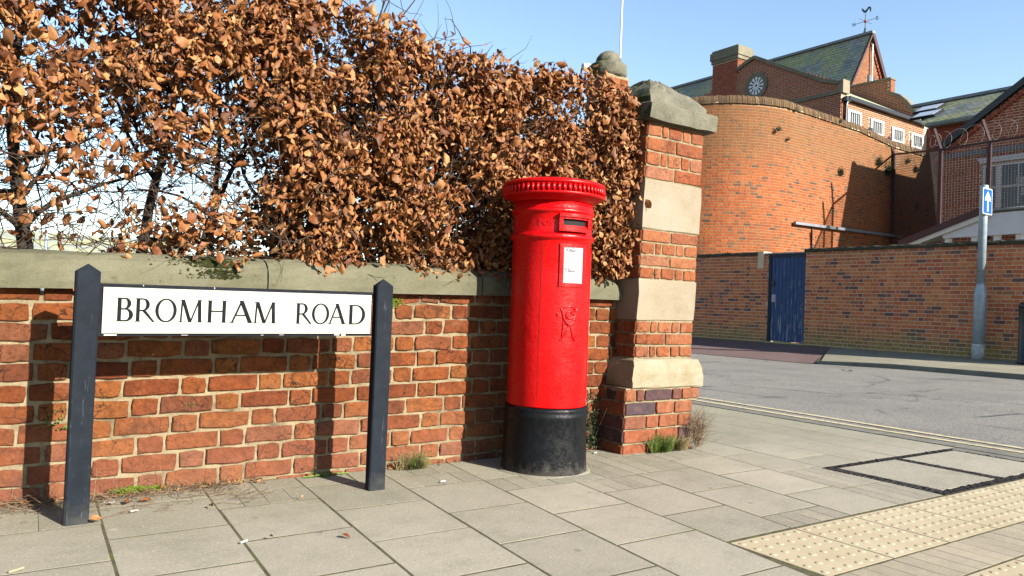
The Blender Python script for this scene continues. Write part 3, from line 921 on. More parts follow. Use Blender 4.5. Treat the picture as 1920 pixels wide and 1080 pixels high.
def ringstone(levels, seg=5, jit=.003):
    vs, fs = [], []
    n_ = 4 * seg
    for (x0, x1, y0, y1, z) in levels:
        for (xa, ya, xb, yb) in ((x0, y0, x1, y0), (x1, y0, x1, y1), (x1, y1, x0, y1), (x0, y1, x0, y0)):
            for t in range(seg):
                f = t / seg
                vs.append((xa + (xb - xa) * f + rnd.gauss(0, jit), ya + (yb - ya) * f + rnd.gauss(0, jit), z + rnd.gauss(0, jit)))
    m_ = len(levels)
    for r_ in range(m_ - 1):
        fs += [(r_ * n_ + i, r_ * n_ + (i + 1) % n_, (r_ + 1) * n_ + (i + 1) % n_, (r_ + 1) * n_ + i) for i in range(n_)]
    fs += [tuple(range(n_ - 1, -1, -1)), tuple(range((m_ - 1) * n_, m_ * n_))]
    return MB().add(vs, fs, 0.0)
lv = []
for t in range(9):
    a = t / 8 * math.pi / 2
    e = .066 * math.cos(a) ** .8
    lv.append((PXL - e * .8, PXR + e, PYF - e * .8, PYB + e, .43 + .15 * math.sin(a)))
lv = [(PXL - .047, PXR + .060, PYF - .048, PYB + .06, .398)] + [(PXL - .052, PXR + .066, PYF - .052, PYB + .066, .405)] + lv
part('plinth_stone', ringstone(lv, 6, .002).xf(lean), M['base_stone'], gp, smooth=False)
X0, X1, Y0, Y1 = PXL - .045, PXR + .062, PYF - .055, PYB + .06
lv = [(X0, X1, Y0, Y1, 2.09), (X0, X1, Y0, Y1, 2.19), (X0 + .008, X1 - .008, Y0 + .008, Y1 - .008, 2.20),
      (X0 + .03, X1 - .06, Y0 + .04, Y1 - .05, 2.215), (X0 + .035, X1 - .075, Y0 + .045, Y1 - .06, 2.25)]
for t in (.2, .4, .6, .8, 1.0):
    a = X0 + .035 + t * .15
    b = X1 - .075 - t * .27
    lv.append((a, b, Y0 + .045 + t * .17, Y1 - .06 - t * .19, 2.25 + .165 * t ** .85))
part('capstone', ringstone(lv, 7, .0042).xf(lean), M['cap_stone'], gp)

# ------------------------------------------------------------------ street name sign
ns = thing('street_sign', 'low street nameplate reading BROMHAM ROAD between two square black posts', 'street sign', (0.98, 3.37, 0))
for cx_, tip in ((0.3525, .985), (1.5825, .988)):
    h = .0415
    mb = MB()
    yc = 3.352
    hy = .027
    lean_p = 0.012
    for zz in (0,):
        pass
    vs, fs = [], []
    for z, e in ((-.05, .006), (.05, .006), (.35, .006), (.65, .006), (.955, .006)):
        for (sx, sy) in ((-1, -1), (1, -1), (1, 1), (-1, 1)):
            for (ex, ey) in (((sx * (h - e), sy * hy), (sx * h, sy * (hy - e))) if sx * sy < 0 else ((sx * h, sy * (hy - e)), (sx * (h - e), sy * hy))):
                vs.append((cx_ + ex + rnd.gauss(0, .0006), yc + ey + rnd.gauss(0, .0006), z))
    for r_ in range(4):
        fs += [(r_ * 8 + i, r_ * 8 + (i + 1) % 8, r_ * 8 + 8 + (i + 1) % 8, r_ * 8 + 8 + i) for i in range(8)]
    vs.append((cx_, yc, tip))
    fs += [(32 + i, 32 + (i + 1) % 8, 40) for i in range(8)]
    part('post', mb.add(vs, fs, 0.0), M['post'], ns)
pl0, pl1 = (0.396, 0.709), (1.526, 0.719)       # bottom corners (x, z)
def sgn(u, v): return (pl0[0] + u, pl0[1] + v + u * 0.009)
W_, H_ = 1.130, 0.203
def sbox(u0, v0, u1, v1, y0, y1, mb):
    a, b, c_, d = sgn(u0, v0), sgn(u1, v0), sgn(u1, v1), sgn(u0, v1)
    return mb.prism([(a[0], y0, a[1]), (b[0], y0, b[1]), (c_[0], y0, c_[1]), (d[0], y0, d[1])], (0, y1 - y0, 0), 0.0)
part('backing_board', sbox(0, 0, W_, H_, 3.345, 3.372, MB()), M['edge_black'], ns)
plate = part('plate', sbox(.011, .011, W_ - .008, H_ - .014, 3.336, 3.3448, MB()), M['white_sign'], ns)
mb = MB()
for (u, v, a, b) in ((.02, .002, .045, .004), (.30, .003, .025, .0015), (.62, .003, .012, .0015), (.95, .003, .025, .005), (.985, .002, .02, .007), (.15, H_ - .006, .003, .004), (.42, H_ - .008, .003, .006), (.70, .004, .02, .0015)):
    sbox(u, v, u + a, v + b, 3.3443, 3.3452, mb)
part('paint_chip', mb, M['chip'], ns)

def glyph(ch):
    o = []
    R_ = lambda x0, y0, x1, y1: o.append([(x0, y0), (x1, y0), (x1, y1), (x0, y1)])
    def diag(x0, y0, x1, y1, w_): o.append([(x0 - w_ / 2, y0), (x0 + w_ / 2, y0), (x1 + w_ / 2, y1), (x1 - w_ / 2, y1)])
    def serif(x, y, half, up):
        t = .028 if up else -.028
        o.append([(x - half, y), (x + half, y), (x + half * .45, y + t * 1.7), (x - half * .45, y + t * 1.7)] if up else
                 [(x - half * .45, y + t * 1.7), (x + half * .45, y + t * 1.7), (x + half, y), (x - half, y)])
    def band(cx, cy, ro, ri, a0, a1, sh=0.0, n_=18):
        for i in range(n_):
            t0, t1 = (math.radians(a0 + (a1 - a0) * q / n_) for q in (i, i + 1))
            o.append([(cx + ro[0] * math.cos(t0), cy + ro[1] * math.sin(t0)), (cx + ro[0] * math.cos(t1), cy + ro[1] * math.sin(t1)),
                      (cx + sh + ri[0] * math.cos(t1), cy + ri[1] * math.sin(t1)), (cx + sh + ri[0] * math.cos(t0), cy + ri[1] * math.sin(t0))])
    if ch in 'BRDH':
        R_(.055, 0, .20, 1); serif(.127, 0, .135, True); serif(.127, 1, .135, False)
    if ch == 'B':
        R_(.185, .935, .33, 1.0); R_(.185, .495, .36, .56); R_(.185, 0, .36, .065)
        band(.33, .755, (.225, .245), (.08, .18), -90, 90); band(.36, .2775, (.28, .2775), (.125, .2125), -90, 90); wd = .64
    if ch == 'R':
        R_(.185, .935, .33, 1.0); R_(.185, .445, .36, .51); band(.33, .7275, (.26, .2725), (.11, .2075), -90, 90)
        o.append([(.28, .47), (.45, .47), (.80, 0.01), (.90, -.015), (.72, -.02)]); wd = .88
    if ch == 'D':
        R_(.185, .935, .36, 1.0); R_(.185, 0, .36, .065); band(.36, .5, (.42, .5), (.27, .435), -90, 90); wd = .78
    if ch == 'O':
        band(.46, .5, (.46, .52), (.315, .455), 0, 360, 0, 44); wd = .92
    if ch == 'H':
        R_(.63, 0, .775, 1); serif(.7025, 0, .125, True); serif(.7025, 1, .125, False); R_(.185, .48, .645, .545); wd = .83
    if ch == 'A':
        diag(.10, 0, .42, 1.0, .075); diag(.74, 0, .41, 1.03, .155); R_(.21, .32, .62, .385); serif(.10, 0, .10, True); serif(.74, 0, .13, True); wd = .84
    if ch == 'M':
        diag(.12, 0, .165, 1, .075); diag(.505, 0, .19, 1, .15); diag(.515, 0, .86, 1, .07); diag(.91, 0, .87, 1, .145)
        serif(.12, 0, .10, True); serif(.91, 0, .13, True); serif(.13, 1, .09, False); serif(.91, 1, .09, False); wd = 1.04
    return o, wd
mb = MB()
zofs = 0
for ch, a, b in (('B', 216.1, 249), ('R', 251.7, 293), ('O', 290, 330.5), ('M', 333, 380), ('H', 386.5, 425), ('A', 429, 474), ('M', 473, 518),
                 ('R', 553.3, 587), ('O', 583.9, 616.5), ('A', 613.5, 648), ('D', 651.7, 684)):
    polys, wd = glyph(ch)
    mb = MB()
    xm = (a + b) / 2
    yt, yb = np.interp(xm, [232, 668], [557.5, 571.3]), np.interp(xm, [232, 668], [602.5, 608.3])
    p0, p1, p2 = PY(a, yb, 3.336), PY(b, yb, 3.336), PY(a, yt, 3.336)
    Hh = p2[2] - p0[2]
    sc = (p1[0] - p0[0]) / wd
    for i, pg in enumerate(polys):
        zofs = (zofs + 1) % 9
        d = .0004 + zofs * .00009
        mb.prism([(p0[0] + q[0] * sc, 3.336 + .0003, p0[2] + q[1] * Hh + q[0] * sc * .009) for q in pg], (0, -.0003 - d, 0), 0.0)
    part('letter', mb, M['letter'], plate)

# ------------------------------------------------------------------ pillar box
BX, BY = 2.615, 3.405
pb = thing('pillar_box', 'red cast iron pillar box with black base standing in front of the wall', 'post box', (BX, BY, 0))
NB = 96
def wob(r, z, t): return r * (1 + .0022 * math.sin(3 * t + z * 7) + .0016 * math.sin(7 * t - z * 19))
part('base', MB().lathe([(.236, -.04), (.235, .0), (.231, .06), (.228, .18), (.226, .285), (.230, .297), (.230, .312), (.225, .322), (.227, .330), (.227, .343), (.219, .350), (.12, .352)], (BX, BY, 0), NB, wob), M['black'], pb, True)
part('footing', MB().lathe([(.262, -.02), (.258, .0005), (.248, .003), (.22, .004)], (BX, BY, 0), 40, lambda r, z, t: r * (1 + .05 * math.sin(2 * t + 1) + .03 * math.sin(5 * t))), M['sand_fill'], pb, True)
body = part('body', MB().lathe([(.12, .351), (.2155, .352), (.2165, .358), (.2165, .70), (.2165, 1.05), (.2165, 1.235), (.219, 1.242), (.228, 1.247), (.231, 1.255), (.231, 1.266), (.226, 1.274), (.219, 1.28), (.2165, 1.288), (.2165, 1.378), (.220, 1.384), (.2275, 1.39), (.229, 1.398), (.226, 1.407), (.220, 1.412), (.222, 1.425), (.2165, 1.43), (.2165, 1.448), (.15, 1.449)], (BX, BY, 0), NB, wob), M['red'], pb, True)
prof = [(.15, 1.449), (.222, 1.449), (.228, 1.455), (.238, 1.463), (.254, 1.471), (.272, 1.477), (.2795, 1.480), (.2815, 1.486), (.2815, 1.492)]
cap_ = part('cap', MB().lathe(prof + [(.272, 1.494), (.272, 1.536), (.282, 1.538), (.2835, 1.545), (.281, 1.553), (.262, 1.561), (.20, 1.574), (.12, 1.585), (.05, 1.590), (.0015, 1.591)], (BX, BY, 0), NB, wob), M['red'], pb, True)
mb = MB()
for i in range(62):
    a = 2 * math.pi * i / 62
    ca, sa = math.cos(a), math.sin(a)
    pts = [(BX + r * ca, BY + r * sa, z) for r, z in ((.268, 1.495), (.2775, 1.498), (.279, 1.513), (.276, 1.530), (.269, 1.536))]
    mb.tube(pts, [.0075, .0095, .0095, .008, .0045], 6)
part('fluted_rim', mb, M['red'], cap_, True)

def cyl(th, z, r):                                   # th in degrees, 0 = front (-y), positive to the right
    a = math.radians(-90 + th)
    return (BX + r * math.cos(a), BY + r * math.sin(a), z)
def cpanel(mb, t0, t1, z0, z1, r0, r1, n_=10):
    vs, fs = [], []
    for i in range(n_ + 1):
        t = t0 + (t1 - t0) * i / n_
        vs += [cyl(t, z0, r0), cyl(t, z0, r1), cyl(t, z1, r1), cyl(t, z1, r0)]
    for i in range(n_):
        a, b = 4 * i, 4 * i + 4
        fs += [(a + 1, b + 1, b + 2, a + 2), (a + 2, b + 2, b + 3, a + 3), (a, b, b + 1, a + 1), (a + 3, b + 3, b, a)]
    fs += [(0, 1, 2, 3), (4 * n_ + 3, 4 * n_ + 2, 4 * n_ + 1, 4 * n_)]
    return mb.add(vs, fs, 0.0)
# aperture
mb = MB()
A0, A1 = -29, 19
cpanel(mb, A0, A1, 1.362, 1.380, .2165, .246); cpanel(mb, A0, A1, 1.286, 1.304, .2165, .243)
cpanel(mb, A0, A0 + 5, 1.304, 1.362, .2165, .240, 3); cpanel(mb, A1 - 4, A1, 1.304, 1.362, .2165, .240, 3)
cpanel(mb, A0 + 5, A1 - 4, 1.304, 1.318, .2165, .232); cpanel(mb, A0 + 5, A1 - 4, 1.352, 1.362, .2165, .236)
ap = part('aperture_hood', mb, M['red'], pb)
part('slot', cpanel(MB(), A0 + 5, A1 - 4, 1.3181, 1.3519, .214, .2182), M['dark_hole'], ap)
# door seam
mb = MB()
for z0, z1 in ((.36, .62), (.62, 1.238)): cpanel(mb, -51.6, -50.9, z0, z1, .2155, .2171, 2)
cpanel(mb, 55, 56, .36, 1.238, .2155, .2172, 2)
part('door_seam', mb, M['dark_hole'], pb)
mb = MB()
for t in (41, 46.5, 51.5): mb.tube([cyl(t, .37 + .03 * i, .2165) for i in range(29)], .0032, 5)
part('door_rib', mb, M['red'], pb, True)
# notice plate
mb = MB()
N0, N1, Z0, Z1 = -26.0, 18.0, 0.995, 1.222
cpanel(mb, N0, N1, Z1 - .016, Z1, .216, .2255); cpanel(mb, N0, N1, Z0, Z0 + .020, .216, .2255)
cpanel(mb, N0, N0 + 5.5, Z0 + .02, Z1 - .016, .216, .2255, 3); cpanel(mb, N1 - 6, N1, Z0 + .02, Z1 - .016, .216, .2255, 3)
fr = part('notice_frame', mb, M['red'], pb)
pa = part('notice', cpanel(MB(), N0 + 5.5, N1 - 6, Z0 + .02, Z1 - .016, .216, .2195), M['paper'], fr)

def text_on(body_, size, th0, z, r, mat_name, parent, name, extr=.0004, bold=0.0):
    cu = bpy.data.curves.new('tmp_text', 'FONT')
    cu.body = body_
    cu.size = size
    cu.resolution_u = 3
    cu.extrude = extr
    cu.offset = bold
    ob = bpy.data.objects.new('tmp_text', cu)
    COL.objects.link(ob)
    dg = bpy.context.evaluated_depsgraph_get()
    me = bpy.data.meshes.new_from_object(ob.evaluated_get(dg))
    vs = []
    for v in me.vertices:
        th = th0 + math.degrees(v.co.x / .2165)
        vs.append(cyl(th, z + v.co.y, r + v.co.z))
    mb_ = MB().add(vs, [tuple(p.vertices) for p in me.polygons], 0.0)
    bpy.data.objects.remove(ob)
    bpy.data.curves.remove(cu)
    bpy.data.meshes.remove(me)
    return part(name, mb_, M[mat_name], parent)
text_on('9.00am', .021, N0 + 8.5, 1.180, .2197, 'print', pa, 'printing', bold=.0004)
text_on('7.00am', .021, N0 + 8.0, 1.072, .2197, 'print', pa, 'printing', bold=.0004)
text_on('Monday to Friday', .008, N0 + 6.8, 1.197, .2197, 'print', pa, 'printing')
text_on('Saturday', .009, N0 + 6.8, 1.090, .2197, 'print', pa, 'printing')
mb = MB()
for z, t1 in ((1.163, 8), (1.158, 10), (1.153, 9), (1.148, 3), (1.128, 10), (1.123, 9), (1.118, 5), (1.113, 2), (1.052, 6), (1.047, 7), (1.042, 4), (1.036, 6)):
    t = N0 + 6.8
    while t < t1 - 1:
        b = t + 1.2 + rnd.random() * 2.2
        cpanel(mb, t, min(b, t1), z, z + .0018, .2194, .2197, 2)
        t = b + .7
part('printing', mb, M['print'], pa)
part('number_tab', cpanel(cpanel(MB(), 4.5, 11.5, 1.176, 1.204, .2195, .2215, 3), 5.5, 10.5, 1.186, 1.190, .2215, .222, 2), M['galv'], fr)
# raised lettering and cypher
text_on('POST', .045, -58, 1.313, .2165, 'red', body, 'raised_lettering', extr=.003, bold=.001)
text_on('OFFICE', .045, 24, 1.313, .2165, 'red', body, 'raised_lettering', extr=.003, bold=.001)
mb = MB()
c0, zc = -8.5, .835
def stroke(pts, rad):
    q = []
    for i in range(len(pts) - 1):
        p0, p1, p2, p3 = (np.array(pts[max(0, min(len(pts) - 1, i + d))], float) for d in (-1, 0, 1, 2))
        for s_ in range(5):
            t = s_ / 5
            q.append(0.5 * (2 * p1 + (p2 - p0) * t + (2 * p0 - 5 * p1 + 4 * p2 - p3) * t * t + (3 * p1 - p0 - 3 * p2 + p3) * t ** 3))
    q.append(np.array(pts[-1], float))
    m_ = len(q)
    mb.tube([cyl(c0 + math.degrees(a / .2165), zc + b, .2182) for a, b in q], [rad * (.55 + .45 * math.sin(math.pi * min(1, max(0, i / (m_ - 1))))) for i in range(m_)], 6)
stroke([(-.052, .045), (-.040, .028), (-.034, .0), (-.018, -.028), (.002, -.040), (.022, -.026), (.034, .0), (.042, .028), (.052, .046)], .0075)
stroke([(-.040, .040), (-.02, .052), (.005, .056), (.028, .048), (.040, .030), (.036, .008), (.018, -.004), (-.004, -.006), (-.016, .006), (-.014, .022), (.0, .030), (.014, .024), (.016, .010)], .0065)
stroke([(-.034, -.02), (-.034, -.06), (-.036, -.10), (-.044, -.122), (-.052, -.116)], .006)
stroke([(.002, -.038), (-.012, -.07), (-.030, -.105), (-.044, -.122)], .006)
stroke([(.004, -.036), (.016, -.07), (.024, -.10), (.034, -.120), (.044, -.116), (.042, -.104)], .006)
stroke([(.022, .030), (.030, .012), (.042, .036), (.046, .050)], .005)
stroke([(-.060, .030), (-.068, .012), (-.058, .002)], .005)
part('royal_cypher', mb, M['red'], body, True)

# ------------------------------------------------------------------ hedge
hg = thing('beech_hedge', 'tall clipped beech hedge full of dry copper brown leaves above the garden wall', 'hedge', (1.6, 4.1, 0.0))

def leaf_shape(seed):
    r = random.Random(seed)
    L, Wd = 1.0, 0.50 + .22 * r.random()
    curl, fold, twist = r.uniform(-2.0, 2.8), r.uniform(.15, 1.25), r.uniform(-1.1, 1.1)
    wid = [0.07, 0.60, 0.93, 1.0, 0.86, 0.50, 0.03]
    vs = []
    n_ = len(wid)
    for i, w_ in enumerate(wid):
        t = i / (n_ - 1)
        ang = curl * (t - .3)
        cx_ = 0.0
        yy = -math.sin(ang) * .35 * t
        zz = -t * math.cos(ang * .7) * L
        for s_ in (-1, -.5, 0, .5, 1):
            h = w_ * Wd / 2 * s_
            x = h * math.cos(fold * abs(s_))
            y = yy + abs(h) * math.sin(fold) * .9 + twist * h * t + (.035 * (-1) ** i * abs(s_) if 0 < i < n_ - 1 else 0) + r.gauss(0, .034)
            vs.append((cx_ + x + r.gauss(0, .012), y, zz - .06 * abs(s_) * (1 if i < n_ - 1 else 0) * 0 + r.gauss(0, .014)))
    fs = [(i * 5 + j, i * 5 + j + 1, (i + 1) * 5 + j + 1, (i + 1) * 5 + j) for i in range(n_ - 1) for j in range(4)]
    return np.array(vs), fs
LEAVES = [leaf_shape(100 + i) for i in range(28)]

def smoothnoise(x, y, z, seed):
    s_ = seed * 1.7
    return (math.sin(3.1 * x + s_) * math.cos(4.3 * z - s_ * 2) + math.sin(7.3 * x + 2.1 * z + 5 * y + s_ * 3) + math.sin(9.7 * z - 5.3 * x + s_) * .8 + math.sin(15 * x + 11 * z + s_) * .6) / 3.4

def top_at(x, y): return interp(x, [-1, 1.4, 2.0, 2.6, 3.2, 3.52], [2.58, 2.39, 2.30, 2.30, 2.35, 2.34]) + .05 * smoothnoise(x * 2, 0, y * 3, 4)

def hedge_density(x, y, z):
    d = 1.0
    if x < 1.45:
        gx = min(1, max(0, (1.40 - x) / .35))
        core = math.exp(-((z - 1.40) / .36) ** 2) if z > 1.40 or x > .5 else 1.0
        d *= 1 - .87 * gx * core
        if z < 1.24 and x > .50: d = max(d, .36)
        if x < .25: d *= .75
    d *= .50 + (1.5 if y < 3.98 else .3) * max(-.32, min(.40, smoothnoise(x * 1.5, y * 1.5, z * 1.5, 2)))
    return d

pts = []
while len(pts) < 31000:
    x = rnd.uniform(-1.1, 3.55)
    y = 3.72 + (rnd.expovariate(5.5) if rnd.random() < .74 else rnd.uniform(0, 1.0))
    if y > 4.75: continue
    z = rnd.uniform(1.02, 2.46)
    zt = top_at(x, y)
    if z > zt + rnd.gauss(0, .02): continue
    if x > 3.38:                                        # rounded end beside the pier
        if y > 3.72 and x > 3.38 + .16 * math.sin(max(0, min(1, (z - .98) / 1.3)) * math.pi) ** .6 + .03 * smoothnoise(x, y, z, 9) + (0.02): continue
    fy = y - .05 - .06 * smoothnoise(x, 0, z, 7) - (.05 if z > 1.3 else 0) * 1
    if fy < 3.60: fy = 3.60 + rnd.random() * .05
    if rnd.random() > hedge_density(x, y, z): continue
    if z < 1.16 and fy < 3.82 and rnd.random() < (.80 if x < 1.35 else .25): continue
    pts.append((x, fy, z))
for _ in range(900):                                    # the fringe on the top edge
    x = rnd.uniform(-.6, 3.5)
    pts.append((x, rnd.uniform(3.72, 4.4), top_at(x, 4) + rnd.gauss(0, .03)))

for _ in range(9000):                                   # the dense inner and far side of the hedge
    x = rnd.uniform(1.25, 3.42)
    if x < 1.5 and rnd.random() > (x - 1.25) / .25: continue
    z = rnd.uniform(1.0, 2.30)
    if z > top_at(x, 4.5) - .03: continue
    pts.append((x, rnd.uniform(4.25, 4.85), z))

for _ in range(900):                                    # the rounded end that laps over the pier's left face
    z = rnd.uniform(1.10, 2.26)
    xm = 3.37 + .09 * math.sin(math.pi * (z - 1.0) / 1.35) + .025 * smoothnoise(0, z * 2, z, 3)
    pts.append((rnd.uniform(3.20, xm), rnd.uniform(3.56, 3.76), z))

def leaf_xf(p):
    x, y, z = p
    size = rnd.choice((.034, .040, .046, .052, .060, .074)) * rnd.uniform(.85, 1.15)
    tilt = rnd.gauss(0, .6)
    spin = rnd.gauss(0, .75)
    yaw = rnd.gauss(0, .95)
    m = Matrix.Rotation(yaw, 3, 'Z') @ Matrix.Rotation(tilt, 3, 'X') @ Matrix.Rotation(spin, 3, 'Y')
    return m, size
allx = [(p, *leaf_xf(p)) for p in pts]
allx.sort(key=lambda q: -(q[2] / (np.linalg.norm(np.array(q[0]) - CAMP))) + (10 if q[0][1] > 3.72 or q[0][0] < -.05 else 0))
singles, mass = allx[:300], allx[300:]
lm = {}
for (p, m, s_) in singles:
    q = rnd.randrange(28)
    if q not in lm:
        lm[q] = make_mesh('leaf', MB().add(LEAVES[q][0], LEAVES[q][1], 0.0), M['leaf'], smooth=True)
    e = m.to_euler()
    inst('leaf', lm[q], hg, p, 0, (s_, s_, s_), (e.x, e.y, e.z))
V, FQ, TT = [], [], []
off = 0
for (p, m, s_) in mass:
    vs, fs = LEAVES[rnd.randrange(28)]
    V.append(vs @ (np.array(m).T * s_) + np.array(p) - np.array(BASE[hg]))
    FQ.append(np.array(fs) + off)
    off += len(vs)
    TT.append(np.full(len(fs), rnd.random()))
V, FQ, TT = np.concatenate(V), np.concatenate(FQ), np.concatenate(TT)
me = bpy.data.meshes.new('leaves')
me.vertices.add(len(V)); me.vertices.foreach_set('co', V.ravel().astype(np.float32))
me.loops.add(FQ.size); me.loops.foreach_set('vertex_index', FQ.ravel().astype(np.int32))
me.polygons.add(len(FQ)); me.polygons.foreach_set('loop_start', np.arange(0, FQ.size, 4, dtype=np.int32))
at_ = me.attributes.new('tint', 'FLOAT', 'FACE'); at_.data.foreach_set('value', TT.astype(np.float32))
me.polygons.foreach_set('use_smooth', np.ones(len(FQ), dtype=bool))
me.materials.append(M['leaf'])
me.update(calc_edges=True)
me.validate()
lo = bpy.data.objects.new('leaves', me)
COL.objects.link(lo); lo.parent = hg; lo['kind'] = 'stuff'

# trunks with limbs
def wander(p, d, L, n_, jit, rr):
    p, d = np.array(p, float), np.array(d, float)
    d /= np.linalg.norm(d)
    out = [p.copy()]
    for i in range(n_):
        d = d + np.array([rr.gauss(0, jit), rr.gauss(0, jit), rr.gauss(0, jit)])
        d /= np.linalg.norm(d)
        p = p + d * L / n_
        out.append(p.copy())
    return out
hr = random.Random(5)
tw = MB()
trunks = [(.215, 4.12, .036), (.64, 4.16, .030), (.905, 4.2, .018), (1.03, 4.22, .02), (1.32, 4.12, .032), (1.75, 4.15, .03), (2.2, 4.2, .028), (2.65, 4.15, .03), (3.1, 4.15, .03), (-.35, 4.15, .032), (-.75, 4.15, .03)]
for (x, y, r_) in trunks:
    mb = MB()
    L = 1.35
    spine = wander((x, y, .85), (hr.gauss(0, .05), 0, 1), L, 9, .07, hr)
    mb.tube(spine, [r_ * (1 - .075 * i) for i in range(10)], 9)
    for q in range(7):
        i = hr.randrange(2, 9)
        d = (hr.uniform(-1, 1), hr.uniform(-.7, .5), hr.uniform(.1, .8))
        limb = wander(spine[i], d, hr.uniform(.35, .7), 7, .22, hr)
        mb.tube(limb, [r_ * (.42 - .045 * j) for j in range(8)], 5)
        for u in range(4):
            st = limb[hr.randrange(2, 8)]
            tw.tube(wander(st, (hr.uniform(-1, 1), hr.uniform(-.8, .6), hr.uniform(-.3, 1)), hr.uniform(.2, .45), 5, .25, hr), [.0045, .004, .0033, .0026, .002, .0012], 4, False)
    part('trunk', mb, M['bark'], hg, True)
for _ in range(2600):
    x, y, z = hr.uniform(-1.0, 3.45), (hr.uniform(3.68, 3.85) if hr.random() < .45 else hr.uniform(3.72, 4.55)), hr.uniform(1.02, 2.30)
    d = (hr.gauss(0, .8), hr.gauss(-.15, .5), hr.gauss(.35, .5))
    l_ = hr.uniform(.10, .38)
    w_ = wander((x, y, z), d, l_, 4, .22, hr)
    if max(p[0] for p in w_) > 3.5 or min(p[1] for p in w_) < 3.62: continue
    tw.tube(w_, [.0028, .0024, .002, .0015, .0008], 3, False)
for _ in range(420):                                    # fine bare twigs in the open part
    x, y, z = hr.uniform(-.3, 1.3), hr.uniform(3.75, 4.3), hr.uniform(1.05, 1.9)
    w_ = wander((x, y, z), (hr.gauss(0, 1), hr.gauss(0, .4), hr.gauss(.1, .4)), hr.uniform(.2, .5), 6, .28, hr)
    tw.tube(w_, [.0026, .0024, .002, .0017, .0012, .001, .0007], 3, False)
for _ in range(70):                                     # shoots hanging over the coping
    x = hr.uniform(-.4, 3.2)
    tw.tube(wander((x, 3.80, 1.10), (hr.gauss(0, .8), -.7, hr.gauss(-.1, .3)), hr.uniform(.10, .22), 4, .3, hr), [.002, .0018, .0015, .001, .0006], 3, False)
for _ in range(60):                                     # shoots above the clipped top
    x = hr.uniform(-.4, 3.2)
    tw.tube(wander((x, 4.0, 2.26), (hr.gauss(0, .5), hr.gauss(0, .3), 1), hr.uniform(.08, .2), 4, .2, hr), [.0022, .002, .0015, .001, .0006], 3, False)
part('twigs', tw, M['twig'], hg, kind='stuff')

# bare tree rising behind the hedge
tq = PY(560, 300, 6.6)
bt = thing('bare_tree', 'bare leafless tree with thin grey branches showing above the hedge top', 'tree', (tq[0], 6.6, 0))
mb, mb2 = MB(), MB()
sp = wander((tq[0], 6.6, -.1), (0.02, 0, 1), 3.6, 10, .04, hr)
mb.tube(sp, [.07 - .0055 * i for i in range(11)], 9)
part('trunk', mb, M['bark'], bt, True)
for q in range(9):
    st = sp[hr.randrange(7, 11)]
    lb = wander(st, (hr.uniform(.0, 1.0), hr.uniform(-.5, .5), hr.uniform(.15, .7)), hr.uniform(.7, 1.15), 8, .12, hr)
    mb2.tube(lb, [.010 - .0009 * i for i in range(9)], 5, False)
    for u in range(5):
        s2 = lb[hr.randrange(3, 9)]
        l2 = wander(s2, (hr.uniform(-.3, 1), hr.uniform(-.5, .5), hr.uniform(-.3, .8)), hr.uniform(.2, .5), 6, .16, hr)
        mb2.tube(l2, [.004, .0037, .0034, .003, .0025, .002, .0012], 4, False)
part('branches', mb2, M['twig'], bt)

# ------------------------------------------------------------------ weeds, moss, litter
def blades(mb, c, n_, h, spread, lean_=.5, wdt=.004, ry=None):
    for _ in range(n_):
        a = rnd.uniform(0, 2 * math.pi)
        r_ = spread * math.sqrt(rnd.random())
        x, y = c[0] + r_ * math.cos(a), c[1] + r_ * math.sin(a) * (ry or 1)
        hh = h * rnd.uniform(.4, 1.1)
        dx, dy = rnd.gauss(0, lean_) * hh, rnd.gauss(-.1, lean_ * .6) * hh
        wx, wy = math.cos(a) * wdt, math.sin(a) * wdt
        mb.add([(x - wx, y - wy, c[2]), (x + wx, y + wy, c[2]), (x + wx * .7 + dx * .4, y + wy * .7 + dy * .4, c[2] + hh * .6), (x - wx * .7 + dx * .4, y - wy * .7 + dy * .4, c[2] + hh * .6), (x + dx, y + dy, c[2] + hh)],
               [(0, 1, 2, 3), (3, 2, 4)])
    return mb
def leaflets(mb, c, n_, sx, sy, sz, size):
    for _ in range(n_):
        vs, fs = LEAVES[rnd.randrange(28)]
        m = Matrix.Rotation(rnd.uniform(0, 6.28), 3, 'Z') @ Matrix.Rotation(rnd.gauss(1.0, .6), 3, 'X')
        p = np.array([c[0] + rnd.gauss(0, sx), c[1] + rnd.gauss(0, sy), c[2] + abs(rnd.gauss(0, sz))])
        mb.add((vs * np.array([1.1, .5, .8])) @ (np.array(m).T * size * rnd.uniform(.6, 1.2)) + p, fs)
    return mb
g = PY(770, 868, 3.70)
t = thing('weed_tuft', 'dry tuft of grass and weeds at the wall foot right of the nameplate post', 'weed', (g[0], 3.68, 0))
part('dry_blades', blades(MB(), (g[0], 3.68, 0), 260, .10, .10, .6, .0016, .4), M['dry_grass'], t)
part('green_leaves', leaflets(blades(MB(), (g[0] + .03, 3.67, 0), 60, .09, .06, .5, .002, .4), (g[0] + .04, 3.67, .02), 60, .05, .015, .05, .014), M['weed'], t)
solo('weed', leaflets(MB().tube([(1.36, 3.70, .006), (1.47, 3.69, .012), (1.6, 3.70, .006)], .004, 5).tube([(1.47, 3.66, .006), (1.47, 3.73, .01)], .004, 5), (1.47, 3.70, .005), 60, .05, .012, .018, .018), M['weed'], 'small bright green weeds growing along the wall foot left of the right hand post', 'weed', (1.47, 3.7, 0))
solo('weed', leaflets(MB(), (.30, 3.735, .30), 46, .028, .010, .05, .02), M['weed'], 'small fern like weed growing from the brickwork behind the left post', 'weed', (.3, 3.73, .3))
solo('weed', leaflets(MB(), (.825, 3.735, .375), 16, .012, .006, .012, .014), M['weed'], 'tiny seedling sprouting from a mortar joint below the nameplate', 'weed', (.825, 3.73, .37))
